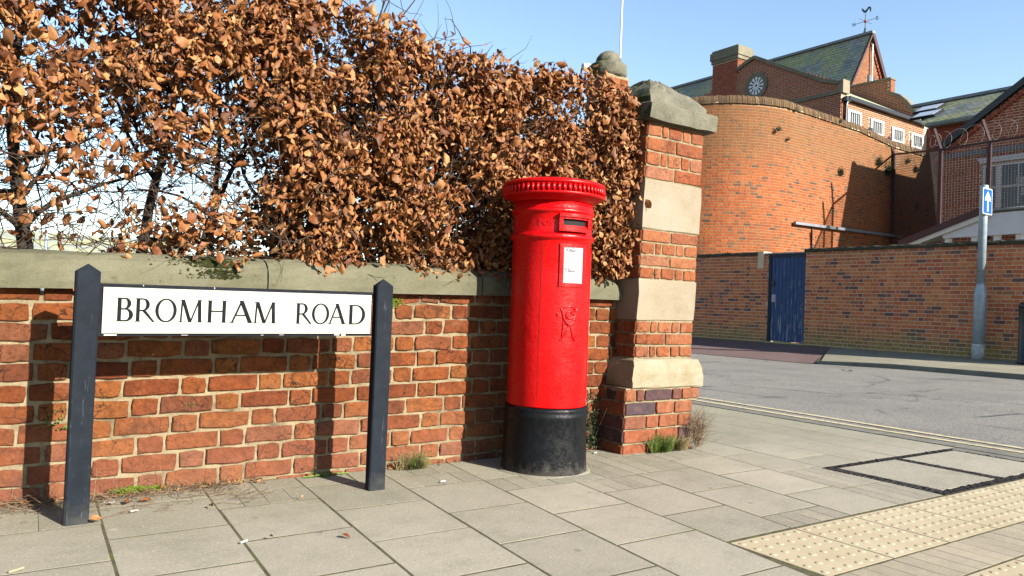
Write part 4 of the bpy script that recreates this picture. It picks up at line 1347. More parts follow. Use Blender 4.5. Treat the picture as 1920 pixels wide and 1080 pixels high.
solo('weed', leaflets(MB(), (.90, 3.70, .01), 20, .02, .012, .012, .018), M['weed'], 'little green rosette at the wall foot right of the moss cushion', 'weed', (.90, 3.7, 0))
g = G(1230, 845)
t = thing('grass_tuft', 'green grass tuft growing against the front of the pier base', 'weed', (3.59, 3.47, 0))
part('grass_blades', blades(MB(), (3.59, 3.47, 0), 320, .13, .09, .55, .0018, .35), M['weed'], t)
part('dry_blades', blades(MB(), (3.72, 3.47, 0), 240, .11, .11, .6, .0016, .3), M['dry_grass'], t)
mb = MB()
for _ in range(240):
    st = (3.90 + hr.gauss(0, .03), 3.47 + hr.gauss(0, .015), hr.uniform(0, .15))
    mb.tube(wander(st, (hr.gauss(.1, .5), hr.gauss(-.05, .25), 1), hr.uniform(.06, .22), 4, .3, hr), [.0015, .0013, .001, .0008, .0005], 3, False)
solo('dead_plant', mb, M['dry_twig'], 'dead brown twiggy plant clinging to the right corner of the pier base', 'weed', (3.9, 3.47, 0))
ivt = thing('ivy', 'dark green ivy climbing the wall between the pillar box and the pier', 'ivy', (3.2, 3.70, 0))
part('ivy_leaves', leaflets(leaflets(MB(), (3.21, 3.705, .02), 420, .045, .012, .16, .026), (3.10, 3.70, .16), 90, .05, .01, .06, .024), M['ivy'], ivt)
mb = MB()
for _ in range(14): mb.tube(wander((3.2 + hr.gauss(0, .05), 3.715, 0), (hr.gauss(0, .3), 0, 1), .3, 5, .2, hr), .002, 3, False)
part('stems', mb, M['twig'], ivt)
def mossmesh(fn, n_, r0):
    mb_ = MB()
    for _ in range(n_):
        p = fn()
        r_ = r0 * rnd.uniform(.5, 1.5)
        k2 = [(p[0] + r_ * math.cos(a) * rnd.uniform(.7, 1.3), p[1] + r_ * math.sin(a) * rnd.uniform(.5, 1), p[2]) for a in (0, 1.26, 2.5, 3.77, 5.0)]
        mb_.add([(x, y, z - r_ * .4) for x, y, z in k2] + [(p[0] + rnd.gauss(0, r_ * .2), p[1] - r_ * .2, p[2] + r_ * .55)], [(i, (i + 1) % 5, 5) for i in range(5)])
    return mb_
solo('moss', mossmesh(lambda: (.62 + rnd.gauss(0, .045), 3.705 + rnd.gauss(0, .012), .012 + rnd.random() * .022), 420, .007), M['moss'], 'bright green moss cushion at the wall foot beside the left post', 'moss', (.62, 3.7, 0), kind='stuff')
def copmoss():
    u = rnd.gauss(0, .045)
    x = .92 + u
    y = 3.688 + abs(rnd.gauss(0, .028))
    prof = [(3.685, .085), (3.69, .10), (3.705, .122), (3.73, .142), (3.765, .155), (3.81, .162)]
    z = interp(y, [p[0] for p in prof], [p[1] for p in prof])
    if y < 3.694: z = rnd.uniform(.055, .10); y = 3.681
    return (x + (rnd.random() < .2) * rnd.gauss(-.06, .05), y, ztop(x) + z)
solo('moss', mossmesh(copmoss, 1500, .0060), M['dark_moss'], 'dark green moss patch on the rounded coping above the nameplate', 'moss', (.92, 3.7, .98), kind='stuff')
solo('moss', mossmesh(lambda: (1.80 + rnd.gauss(0, .03), 3.734, ztop(1.8) - .045 + rnd.uniform(-.025, .022)), 300, .006), M['moss'], 'green moss coating the brick face just under the coping right of the nameplate', 'moss', (1.8, 3.73, .9), kind='stuff')
mb = MB()
for _ in range(520):
    x = hr.uniform(-.1, 1.0)
    y = 3.70 - abs(hr.gauss(0, .07))
    mb.tube(wander((x, y, .004 + hr.random() * .02 * (y > 3.6)), (hr.gauss(0, 1), hr.gauss(0, .7), hr.gauss(.05, .12)), hr.uniform(.03, .15), 4, .2, hr), [.0012, .0011, .001, .0008, .0005], 3, False)
for _ in range(40):
    mb.tube(wander((hr.uniform(.35, 1.1), hr.uniform(3.35, 3.6), .006), (1, hr.gauss(0, .6), .03), hr.uniform(.08, .22), 5, .18, hr), .001, 3, False)
solo('dead_twigs', mb, M['dry_twig'], 'heap of thin dead twigs around the foot of the left sign post', 'twigs', (.3, 3.6, 0), kind='stuff')
mb = MB()
for _ in range(330):
    vs, fs = LEAVES[rnd.randrange(28)]
    m = Matrix.Rotation(rnd.uniform(0, 6.28), 3, 'Z') @ Matrix.Rotation(rnd.gauss(1.5, .35), 3, 'X')
    x = rnd.uniform(-.2, 1.15) if rnd.random() < .75 else rnd.choice((rnd.uniform(1.75, 2.35), rnd.uniform(3.0, 3.3)))
    mb.add(vs @ (np.array(m).T * rnd.uniform(.012, .03)) + np.array([x, 3.725 - abs(rnd.gauss(0, .035)), .008 + rnd.random() * .012]), fs)
solo('leaf_litter', mb, M['leaf'], 'crumbled brown leaf litter lying along the foot of the wall', 'leaves', (.5, 3.7, 0), kind='stuff')
lv_me = [make_mesh('fallen_leaf', MB().add(LEAVES[i][0], LEAVES[i][1], 0.0), M['leaf'], smooth=True) for i in range(6)]
for i, (px, py, s_, lab) in enumerate(((398, 957, .05, 'pale curled leaf lying on the pavement joint midway between the sign posts'), (193, 980, .05, 'brown leaf resting against the right foot of the left sign post'),
                                       (640, 1009, .04, 'dark red brown leaf alone on a slab below the right hand sign post'), (235, 950, .06, 'large orange leaf in the litter right of the left sign post'),
                                       (570, 938, .022, 'small orange leaf scrap near the right hand sign post slab joint'), (506, 1011, .025, 'orange leaf fragment on a moss filled slab joint'),
                                       (262, 945, .055, 'second orange leaf beside a cigarette end near the left sign post'))):
    p = G(px, py)
    o = bpy.data.objects.new('fallen_leaf', lv_me[i % 6])
    o.location = (p[0], p[1], .016)
    o.rotation_euler = (1.45, .2 * i, i * 1.9)
    o.scale = (s_, s_, s_)
    COL.objects.link(o)
    props(o, lab, 'leaf', 'fallen leaves on the pavement')
for (px, py, a, lab) in ((830, 905, .2, 'white cigarette end on the blocks left of the pillar box'), (252, 961, .1, 'white cigarette end in the leaf litter by the left post'),
                         (457, 1019, .5, 'short white cigarette stub on the mossy slab joint'), (1116, 851, .3, 'crushed cigarette end on the blocks right of the pillar box')):
    p = G(px, py)
    solo('cigarette_end', MB().tube([(p[0] - .016 * math.cos(a), p[1] - .016 * math.sin(a), .007), (p[0] + .016 * math.cos(a), p[1] + .016 * math.sin(a), .007)], .004, 8), M['butt'], lab, 'cigarette end', (p[0], p[1], 0), 'cigarette ends on the pavement')
p = G(30, 1072)
solo('wood_splinter', MB().beam((p[0] - .02, p[1] - .012, .006), (p[0] + .02, p[1] + .012, .007), .007, .004), flat('pale_wood', (.55, .42, .25), bump=0), 'pale wood splinter on the slab in the bottom left corner', 'splinter', (p[0], p[1], 0))
p = G(205, 949)
mb = MB()
gx = [[(p[0] + (i - 2) * .010, p[1] + (j - 1) * .009, .008 + rnd.random() * .012) for j in range(3)] for i in range(5)]
solo('plastic_scrap', MB().add([q for r_ in gx for q in r_], [(i * 3 + j, i * 3 + j + 1, i * 3 + j + 4, i * 3 + j + 3) for i in range(4) for j in range(2)]), M['butt'], 'crumpled white plastic scrap in the litter beside the left post', 'litter', (p[0], p[1], 0))

# ------------------------------------------------------------------ far boundary wall with blue door
bw = thing('boundary_wall', 'long brown brick boundary wall with mossy coping across the road', 'wall', (FX, 10, 0))
def yat(px, py): return PX(px, py, FX)[1]
DY0, DY1 = 12.07, 13.22          # door opening
part('mortar', MB().box((FX + .004, 3.0, -.1), (FX + .30, DY0, 2.52), 0.).box((FX + .004, DY1, -.1), (FX + .30, 20, 2.49), 0.), M['far_mortar'], bw)
specs = []
for (y0, y1, zt) in ((3.2, DY0, 2.52), (DY1, 19, 2.49)):
    for (u, z, L, H) in flemish(y1 - y0, 0.075, zt, .0875, .0165, .222, .105, jig=.05):
        specs.append((FX - rnd.random() * .003, y1 - u, z, L, H, -math.pi / 2))
lay(bw, specs, M['far_brick'], 300, seed=31, near=np.array([FX, 9.0, 1.0]))
def copes(y0, y1, z, step):
    y = y0
    while y < y1 - .05:
        e = min(y + step, y1)
        mb = MB()
        n_ = 6
        vs, fs = [], []
        for i in range(n_ + 1):
            yy = y + .006 + (e - y - .012) * i / n_
            ring = [(FX - .05, z), (FX - .055, z + .055), (FX - .03, z + .085), (FX + .15, z + .10), (FX + .34, z + .07), (FX + .34, z)]
            vs += [(a + rnd.gauss(0, .006), yy, b + rnd.gauss(0, .006)) for a, b in ring]
        for i in range(n_):
            fs += [(i * 6 + j, i * 6 + (j + 1) % 6, i * 6 + 6 + (j + 1) % 6, i * 6 + 6 + j) for j in range(6)]
        fs += [tuple(range(5, -1, -1)), tuple(range(n_ * 6, n_ * 6 + 6))]
        part('coping_stone', mb.add(vs, fs, 0.0), M['far_cope'], bw)
        y = e
copes(3.2, DY0 + .03, 2.525, .85)
copes(DY1 + .33, 19, 2.492, .85)
part('wall_cement', MB().box((FX - .03, DY1 + .13, 2.12), (FX + .3, DY1 + .325, 2.585), 0.), M['far_mortar'], bw)
# door
dr = thing('wooden_door', 'peeling dark blue boarded door set in the brick boundary wall', 'door', (FX, 12.6, .15))
part('frame', MB().box((FX + .03, DY1 - .075, .13), (FX + .12, DY1 - .003, 2.50), 0.).box((FX + .03, DY0 + .003, .13), (FX + .12, DY0 + .03, 2.50), 0.).box((FX + .02, DY0 + .031, 2.42), (FX + .12, DY1 - .076, 2.50), 0.), M['blue_frame'], dr)
part('lintel', MB().box((FX - .01, DY0 + .003, 2.503), (FX + .3, DY1 + .12, 2.535), 0.), M['lead'], dr)
part('threshold', MB().box((FX - .02, DY0 + .003, .10), (FX + .12, DY1 - .003, .165), 0.), flat('yellow_sill', (.42, .38, .16), bump=0), dr)
nb = 9
for i in range(nb):
    a, b = DY0 + .034 + i * (DY1 - DY0 - .112) / nb, DY0 + .034 + (i + 1) * (DY1 - DY0 - .112) / nb
    mb = MB().add([(FX + .08, a + .001, .18), (FX + .08, b - .001, .18), (FX + .08, b - .001, 2.415), (FX + .08, a + .001, 2.415),
                   (FX + .052 + rnd.random() * .003, a + .005, .18), (FX + .052, b - .005, .18), (FX + .052, b - .005, 2.415), (FX + .052, a + .005, 2.415)],
                  [(7, 6, 5, 4), (0, 4, 5, 1), (1, 5, 6, 2), (2, 6, 7, 3), (3, 7, 4, 0)], 0.)
    part('plank', mb, M['blue'], dr)
q = PX(1447, 528, FX)
part('latch', MB().box((FX + .03, q[1] - .05, q[2] - .10), (FX + .05, q[1] + .03, q[2] + .02), 0.).tube([(FX + .03, q[1] - .02, q[2] + .02), (FX - .01, q[1] - .03, q[2] + .01), (FX - .01, q[1] - .03, q[2] - .08), (FX + .03, q[1] - .02, q[2] - .1)], .010, 6), M['gutter'], dr)
q = PX(1448, 559, FX)
part('notice', MB().box((FX + .047, q[1] - .065, q[2] - .10), (FX + .0505, q[1] + .06, q[2] + .10), 0.), flat('grey_notice', (.40, .40, .45), bump=0), dr)

# sign pole
PPX, PPY = 17.17, 7.72
sp_ = thing('sign_post', 'grey steel post with swaged base standing before the boundary wall', 'post', (PPX, PPY, .1))
def tlt(p): return np.array([p[0] - .004 * (p[2]), p[1] - .018 * (p[2] - .1) * .75, p[2]])
part('base_tube', MB().lathe([(.118, .0), (.118, 1.36), (.112, 1.42), (.085, 1.56), (.082, 1.6)], (PPX, PPY, .1), 20).xf(tlt), M['galv'], sp_, True)
part('paint_band', MB().lathe([(.1195, .02), (.1195, .33), (.1185, .335)], (PPX, PPY, .1), 20).xf(tlt), flat('flaking_white', (.55, .58, .60), var=.5, scale=14), sp_, True)
part('pole', MB().lathe([(.080, 1.5), (.079, 3.62), (.072, 3.64)], (PPX, PPY, .1), 18).xf(tlt), M['galv'], sp_, True)
sg = thing('one_way_sign', 'small blue rectangular sign with white upward arrow fixed to the grey post', 'traffic sign', (PPX + .12, PPY - .1, 3.4))
yS = PPY - .15
a_, b_, c_ = PY(1843.5, 351, yS), PY(1861, 354, yS), PY(1841, 400, yS)
wS, hS, x0S, z1S = b_[0] - a_[0], a_[2] - c_[2], a_[0], a_[2]
def rrect(x0, x1, z0, z1, r_, y, n_=4):
    out = []
    for cx_, cz, a0 in ((x1 - r_, z1 - r_, 0), (x0 + r_, z1 - r_, 90), (x0 + r_, z0 + r_, 180), (x1 - r_, z0 + r_, 270)):
        for i in range(n_ + 1):
            t = math.radians(a0 + 90 * i / n_)
            out.append((cx_ + r_ * math.cos(t), y, cz + r_ * math.sin(t)))
    return out
def shp(p): return np.array([p[0] - .01 * (p[2] - z1S), p[1], p[2]])
part('border', MB().prism(rrect(x0S, x0S + wS, z1S - hS, z1S, .03, yS), (0, .012, 0), 0.).xf(shp), M['white'], sg)
part('panel', MB().prism(rrect(x0S + .022, x0S + wS - .022, z1S - hS + .02, z1S - .02, .02, yS - .003), (0, .0025, 0), 0.).xf(shp), M['sign_blue'], sg)
ux, uz = x0S + wS / 2, z1S - hS
ar = [(ux - .028, uz + .06), (ux + .028, uz + .06), (ux + .028, uz + hS * .56), (ux + wS * .30, uz + hS * .50), (ux + wS * .30, uz + hS * .62), (ux, uz + hS - .06), (ux - wS * .30, uz + hS * .62), (ux - wS * .30, uz + hS * .50), (ux - .028, uz + hS * .56)]
part('arrow', MB().prism([(x, yS - .006, z) for x, z in ar], (0, .0025, 0), 0.).xf(shp), M['white'], sg)
part('bracket', MB().box((PPX - .09, yS + .013, z1S - .12), (PPX + .16, yS + .06, z1S - .09), 0.).box((PPX - .09, yS + .013, z1S - hS + .09), (PPX + .16, yS + .06, z1S - hS + .12), 0.), M['galv'], sg)
q0 = PX(1911, 566, 16.9)
bo = thing('bollard', 'black upright bollard at the right edge before the boundary wall', 'bollard', (16.9, q0[1] - .12, .1))
part('shaft', MB().lathe([(.13, 0), (.13, .06), (.115, .08), (.112, 1.08), (.118, 1.10)], (16.9, q0[1] - .12, .1), 16), M['bin_black'], bo, True)
part('top', MB().lathe([(.12, 1.10), (.122, 1.16), (.10, 1.20), (.05, 1.22)], (16.9, q0[1] - .12, .1), 16), M['bin_black'], bo, True)

# ------------------------------------------------------------------ great curved wall
pw = thing('prison_wall', 'high curved orange brick wall with rounded weathered brick coping', 'wall', (21, 15.3, 0))
WPY, RAD = 15.272, 3.2
CXW = 21.2
arc = RAD * math.pi / 2
def wallpt(s_):                    # distance along the face, 0 at the far left end of the straight return
    back = 9.0
    if s_ < back: return (CXW - RAD, WPY + RAD + back - s_, -math.pi / 2)
    s_ -= back
    if s_ < arc:
        a = math.pi + s_ / RAD
        return (CXW + RAD * math.cos(a), WPY + RAD + RAD * math.sin(a), a - 1.5 * math.pi)
    s_ -= arc
    return (CXW + s_, WPY, 0.0)
TOT = 9 + arc + 13
def wtop(x): return interp(x, [17, 18.5, 21, 25, 27.2, 34], [7.30, 7.42, 7.45, 7.33, 7.10, 7.05])
Z0W = 2.3
mb = MB()
S = [i * TOT / 120 for i in range(121)]
vs, fs = [], []
for s_ in S:
    x, y, a = wallpt(s_)
    nx_, ny_ = math.sin(a), -math.cos(a)
    zt = wtop(x)
    for d, z in ((-.003, 0.0), (-.003, zt), (-.45, zt), (-.45, 0.0)):
        vs.append((x + nx_ * d, y + ny_ * d, z))
for i in range(120):
    fs += [(4 * i + j, 4 * i + 4 + j, 4 * i + 4 + (j + 1) % 4, 4 * i + (j + 1) % 4) for j in range(4)]
part('mortar', mb.add(vs, fs, 0.), M['prison_mortar'], pw)
specs = []
for (u, z, L, H) in flemish(TOT, Z0W, 7.5, .0875, .019, .215, .105, jig=.06):
    x, y, a = wallpt(u)
    if z > wtop(x) - .03 or u < 6.0: continue
    nx_, ny_ = math.sin(a), -math.cos(a)
    e = rnd.random() * .004
    specs.append((x + nx_ * e, y + ny_ * e, z, L, H, a))
lay(pw, specs, M['prison_brick'], 300, seed=41, near=np.array([19, 14.5, 4.5]))
# bricks on edge rounding the top
cme = {}
sC = 6.0
ci = 0
rest = MB()
while sC < TOT:
    x, y, a = wallpt(sC)
    zt = wtop(x)
    dz = wtop(wallpt(min(TOT, sC + .1))[0]) - zt
    if 'm' not in cme:
        prof = [(.0, -.02), (-.05, -.005), (-.055, .10), (-.03, .19), (.04, .255), (.14, .285), (.30, .26), (.44, .12), (.45, 0)]
        vs = [(sx * .034, py_, pz) for sx in (-1, 1) for py_, pz in prof]
        m_ = len(prof)
        fs = [tuple(range(m_ - 1, -1, -1)), tuple(range(m_, 2 * m_))] + [(i, (i + 1) % m_, m_ + (i + 1) % m_, m_ + i) for i in range(m_)]
        cme['v'], cme['f'] = vs, fs
        cme['m'] = make_mesh('coping_brick', MB().add(vs, fs, 0.), M['cope_brick'])
    j = rnd.gauss(0, .006)
    if ci < 280:
        inst('coping_brick', cme['m'], pw, (x, y + j, zt + rnd.gauss(0, .006)), a)
    else:
        rest.add([(x + math.cos(a) * p[0] - math.sin(a) * p[1], y + math.sin(a) * p[0] + math.cos(a) * p[1], zt + p[2]) for p in cme['v']], cme['f'])
    ci += 1
    sC += .079
if rest.v: part('coping_bricks', rest, M['cope_brick'], pw, kind='stuff')
# mortar bed under the coping bricks
vs, fs = [], []
for s_ in S:
    x, y, a = wallpt(s_)
    nx_, ny_ = math.sin(a), -math.cos(a)
    zt = wtop(x)
    for d, z in ((.045, zt + .01), (.02, zt + .18), (-.14, zt + .268), (-.43, zt + .1), (-.43, zt + .01)):
        vs.append((x + nx_ * d, y + ny_ * d, z))
for i in range(120): fs += [(5 * i + j, 5 * i + 5 + j, 5 * i + 5 + (j + 1) % 5, 5 * i + (j + 1) % 5) for j in range(5)]
part('coping_mortar', MB().add(vs, fs, 0.), M['far_mortar'], pw)
# weeds rooted in the wall
for (px, py, s_, lab) in ((1575, 320, .16, 'green weed clump rooted at mid height on the lit curved wall'), (1646, 300, .18, 'small bush growing from the high wall left of the mesh fence'), (1664, 315, .26, 'dense bushy weed on the wall beside the first fence post'),
                          (1458, 240, .10, 'weed tuft near the top of the curved wall'), (1489, 205, .08, 'dark tuft hanging just under the rounded coping'), (1573, 226, .09, 'small fern on the coping in front of the barred windows'),
                          (1700, 300, .12, 'faint weed behind the fence mesh near the wall top'), (1716, 315, .16, 'larger weed behind the fence mesh'), (1717, 385, .16, 'low weed behind the fence mesh on the shaded wall'), (1475, 260, .07, 'tiny weed below the coping on the curved wall'), (1345, 230, .08, 'weed sprig beside the pier cap')):
    p = PY(px, py, WPY)
    if px < 1440:
        p = PY(px, py, WPY + 1.2)
    mb = leaflets(MB(), (p[0], p[1] - .05, p[2] - s_ * .8), 170, s_ * .38, .04, s_ * .55, s_ * .52)
    for _k in range(16):
        mb.tube(wander((p[0], p[1] - .02, p[2] - s_ * .3), (hr.gauss(0, .6), -.3, hr.gauss(.5, .4)), s_ * 1.3, 4, .2, hr), [s_ * .035, s_ * .03, s_ * .025, s_ * .02, s_ * .01], 3, False)
    solo('wall_weed', mb, M['ivy'], lab, 'weed', (p[0], p[1], p[2]), 'weeds growing on the high brick wall')
a_, b_ = PY(1490, 418, WPY - .10), PY(1690, 444, WPY - .10)
lb = thing('cable_tray', 'long grey metal strip bracketed across the face of the high wall', 'cable tray', (a_[0], a_[1], a_[2]))
part('strip', MB().beam(a_, b_, .10, .085), M['lead'], lb)
q = PY(1523, 424, WPY - .03)
part('conduit', MB().tube([(q[0], WPY - .03, q[2] - .02), (q[0], WPY - .03, 2.2)], .022, 6), M['rust_steel'], lb)
mb = MB()
for f in (.05, .35, .65, .95):
    mb.box((a_[0] + (b_[0] - a_[0]) * f, WPY - .06, a_[2] - .03), (a_[0] + (b_[0] - a_[0]) * f + .05, WPY + .01, a_[2] + .03), 0.)
part('bracket', mb, M['rust_steel'], lb)

# ------------------------------------------------------------------ prison block with rose window gable
GX, WINY, PARX = 30.85, 19.752, 38.1
pbk = thing('prison_block', 'red brick prison block with stone edged gable round window chimney and four small white windows', 'building', (GX, 22, 0))
Pg = lambda px, py: PX(px, py, GX)
gpoly = [(WINY + .03, 0), (WINY + .03, 10.72), (WINY + .06, 10.76), (WINY + .1, 11.18), (24.44, 13.38), (25.45, 13.02), (25.45, 12.9), (30.5, 11.2), (30.5, 0)]
part('wall', MB().prism([(GX + .004, y, z) for y, z in gpoly], (.4, 0, 0), 0.).box((GX + .42, WINY + .004, 0), (PARX, WINY + .4, 10.45), 0.), M['far_mortar'], pbk)
RCY, RCZ, RCR = 24.30, 11.98, .50
def in_poly(poly, x, y):
    c_ = False
    n_ = len(poly)
    for i in range(n_):
        (x0, y0), (x1, y1) = poly[i], poly[(i + 1) % n_]
        if (y0 > y) != (y1 > y) and x < (x1 - x0) * (y - y0) / (y1 - y0) + x0: c_ = not c_
    return c_
sp2 = []
for (u, z, L, H) in flemish(8.0, 8.3, 13.4, .0875, .018, jig=.05):
    y = WINY + .02 + u
    if in_poly(gpoly, y, z) and math.hypot(y - RCY, z - RCZ) > RCR + .12: sp2.append((GX, y, z, L, H, -math.pi / 2))
lay(pbk, sp2, M['shade_toned_brick'], 0, seed=51)
sp2 = []
wins = []
for (x0, y0, x1, y1) in ((1588, 203, 1613, 233), (1631, 220, 1655, 247), (1671, 236, 1693, 260), (1707, 247, 1729, 272)):
    a, b = PY(x0, y0 + 1, WINY), PY(x1, y1 - 1, WINY)
    zt = PY((x0 + x1) / 2, (PY and y0 + 4), WINY)[2]
    wins.append((a[0], b[0], b[2] + .02, a[2] + .0))
for (u, z, L, H) in flemish(PARX - GX - .3, 8.0, 10.42, .0875, .018, jig=.05):
    x = GX + .02 + u
    if not any(w0 - .02 < x < w1 + .02 and z0 - .03 < z < z1 + .03 for w0, w1, z0, z1 in wins): sp2.append((x, WINY, z, L, H, 0))
lay(pbk, sp2, M['sun_toned_brick'], 0, seed=52, name='face_brick')
for (x0, x1, z0, z1) in wins:
    zc = z1 - .10
    z0 -= .05
    wn = part('window', MB().box((x0, WINY - .07, z0 - .25), (x0 + .15, WINY + .11, z1), 0.).box((x1 - .13, WINY - .07, z0 - .25), (x1, WINY + .11, z1), 0.).box((x0 + .15, WINY - .071, z1 - .11), (x1 - .13, WINY + .11, z1), 0.).box((x0 + .15, WINY - .071, z0 - .25), (x1 - .13, WINY + .11, z0 - .17), 0.), M['white'], pbk)
    part('pane', MB().box((x0 + .15, WINY - .012, z0 - .17), (x1 - .13, WINY + .003, z1 - .11), 0.), M['grey_glass'], wn)
    mb = MB()
    for i in range(5):
        xx = x0 + .2 + (x1 - x0 - .4) * i / 4
        mb.box((xx - .014, WINY - .04, z0 - .17), (xx + .014, WINY - .02, z1 - .11), 0.)
    part('bars', mb, M['white'], wn)
# stone trims
def trim(pts, w_, proud, name='coping'):
    mb_ = MB()
    for (y0, z0), (y1, z1) in zip(pts, pts[1:]):
        mb_.beam((GX + .18, y0, z0), (GX + .18, y1, z1), .44 + proud, w_, (0, 0, 1))
    part(name, mb_, M['trim_stone'], pbk)
trim([(WINY + .10, 11.18), (20.6, 11.42), (24.44, 13.42)], .16, .12, 'gable_coping')
trim([(24.44, 13.42), (25.05, 13.22), (25.45, 13.05)], .16, .121, 'gable_coping')
part('kneeler', MB().box((GX - .06, WINY - .10, 10.72), (GX + .45, WINY + .12, 11.30), 0.), M['pale_stone'], pbk)
part('string_course', MB().box((GX - .07, WINY + .125, 10.70), (GX + .005, 23.6, 10.86), 0.), M['trim_stone'], pbk)
# rose window
mb = MB()
n_ = 24
for i in range(n_):
    t0, t1 = 2 * math.pi * i / n_, 2 * math.pi * (i + 1) / n_
    pts_ = [(GX - .06, RCY + r_ * math.cos(t), RCZ + r_ * math.sin(t)) for r_, t in ((RCR - .06, t0 + .01), (RCR + .16, t0 + .01), (RCR + .16, t1 - .01), (RCR - .06, t1 - .01))]
    mb.prism(pts_, (.1, 0, 0), 0.)
rw = part('rose_window', mb, M['trim_stone'], pbk)
part('pane', MB().prism([(GX - .015, RCY + (RCR - .06) * math.cos(2 * math.pi * i / 24), RCZ + (RCR - .06) * math.sin(2 * math.pi * i / 24)) for i in range(24)], (.02, 0, 0), 0.), M['glass'], rw)
mb = MB()
for i in range(12):
    t = 2 * math.pi * i / 12
    mb.beam((GX - .03, RCY + .09 * math.cos(t), RCZ + .09 * math.sin(t)), (GX - .03, RCY + (RCR - .06) * math.cos(t), RCZ + (RCR - .06) * math.sin(t)), .045, .03, (1, 0, 0))
    for d in (-.16, .16):
        mb.beam((GX - .03, RCY + .27 * math.cos(t), RCZ + .27 * math.sin(t)), (GX - .03, RCY + .43 * math.cos(t + d), RCZ + .43 * math.sin(t + d)), .026, .028, (1, 0, 0))
mb.tube([(GX - .03, RCY + .09 * math.cos(2 * math.pi * i / 16), RCZ + .09 * math.sin(2 * math.pi * i / 16)) for i in range(17)], .02, 5, False)
part('tracery', mb, M['tracery'], rw)
# chimney
c0_, c1_ = Pg(1397, 110)[1], Pg(1335, 110)[1]
ch = part('chimney', MB().box((GX - .06 + .012, 25.46, 9), (GX + .9, 27.05, 13.62), 0.), M['far_mortar'], pbk)
sp2 = [(GX - .06, 25.46 + u, z, L, H, -math.pi / 2) for (u, z, L, H) in flemish(1.59, 11.2, 13.6, .0875, .012)]
mbb = MB()
for (x, y, z, L, H, a) in sp2: mbb.box((x, y - L / 2, z - H / 2), (x + .02, y + L / 2, z + H / 2))
part('chimney_bricks', mbb, M['shade_toned_brick'], ch, kind='stuff')
mbb = MB()
for (u, z, L, H) in flemish(.9, 12.8, 13.6, .0875, .012): mbb.box((GX - .06 + u - L / 2, 25.448, z - H / 2), (GX - .06 + u + L / 2, 25.468, z + H / 2))
part('chimney_bricks', mbb, M['sun_toned_brick'], ch, kind='stuff')
part('chimney_head', MB().box((GX - .12, 25.38, 13.62), (GX + .98, 27.10, 13.80), 0.).box((GX - .17, 25.33, 13.80), (GX + 1.03, 27.15, 14.18), 0.).box((GX - .10, 25.40, 14.18), (GX + .96, 27.08, 14.30), 0.), M['trim_stone'], ch)
# eaves gutter, downpipe, roof
e0, e1 = (GX + .3, WINY - .14, 10.52), (PARX - .2, WINY - .14, 10.44)
part('gutter', MB().beam(e0, e1, .18, .16), M['gutter'], pbk)
part('downpipe', MB().tube([(GX + .30, WINY - .12, 10.45), (GX + .22, WINY - .10, 10.2), (GX + .22, WINY - .06, 8)], .06, 8).box((GX + .08, WINY - .2, 10.36), (GX + .4, WINY - .02, 10.56), 0.), M['gutter'], pbk)
part('roof', MB().add([(GX + .4, WINY - .05, 10.55), (PARX - .1, WINY - .05, 10.55), (PARX - .1, 24.44, 13.2), (GX + .4, 24.44, 13.2), (PARX - .1, 29, 10.8), (GX + .4, 29, 10.8)], [(0, 1, 2, 3), (3, 2, 4, 5)], .3), M['slate'], pbk)
# end parapet with swept stone coping
prof = []
for (px, py) in ((1722, 222), (1712, 204), (1700, 190), (1686, 179), (1668, 174), (1668, 149), (1590, 163)):
    q = PX(px, py, PARX)
    prof.append((q[1], q[2]))
base_y = prof[-1][0] + 3
ppoly = prof + [(base_y, prof[-1][1]), (base_y, 8.5), (prof[0][0] + .02, 8.5)]
part('parapet', MB().prism([(PARX + .004, y, z) for y, z in ppoly], (.35, 0, 0), 0.), M['far_mortar'], pbk)
sp2 = []
ylo = min(p[0] for p in ppoly)
for (u, z, L, H) in flemish(base_y - ylo, 8.6, 13.6, .0875, .018, jig=.05):
    if in_poly(ppoly, ylo + u, z): sp2.append((PARX, ylo + u, z, L, H, -math.pi / 2))
lay(pbk, sp2, M['shade_toned_brick'], 0, seed=53, name='parapet_brick')
part('rear_wall', MB().box((PARX + .02, 13.0, 3), (PARX + .4, WINY + .3, 10.30), 0.), M['shade_toned_brick'], pbk)
mb = MB()
for (y0, z0), (y1, z1) in zip(prof[:5], prof[1:5]): mb.beam((PARX + .17, y0, z0), (PARX + .17, y1, z1), .52, .14, (0, 0, 1) if abs(y1 - y0) > .02 else (1, 0, 0))
part('parapet_coping', mb, M['trim_stone'], pbk)
part('parapet_end', MB().box((PARX - .02, prof[4][0] - .06, prof[4][1] + .02), (PARX + .38, prof[4][0] - .005, prof[5][1]), 0.), M['sun_toned_brick'], pbk)
part('parapet_top', MB().beam((PARX + .17, prof[5][0] - .12, prof[5][1] + .04), (PARX + .17, base_y, prof[6][1] + .04 + 3 * 0), .55, .09), M['trim_stone'], pbk)

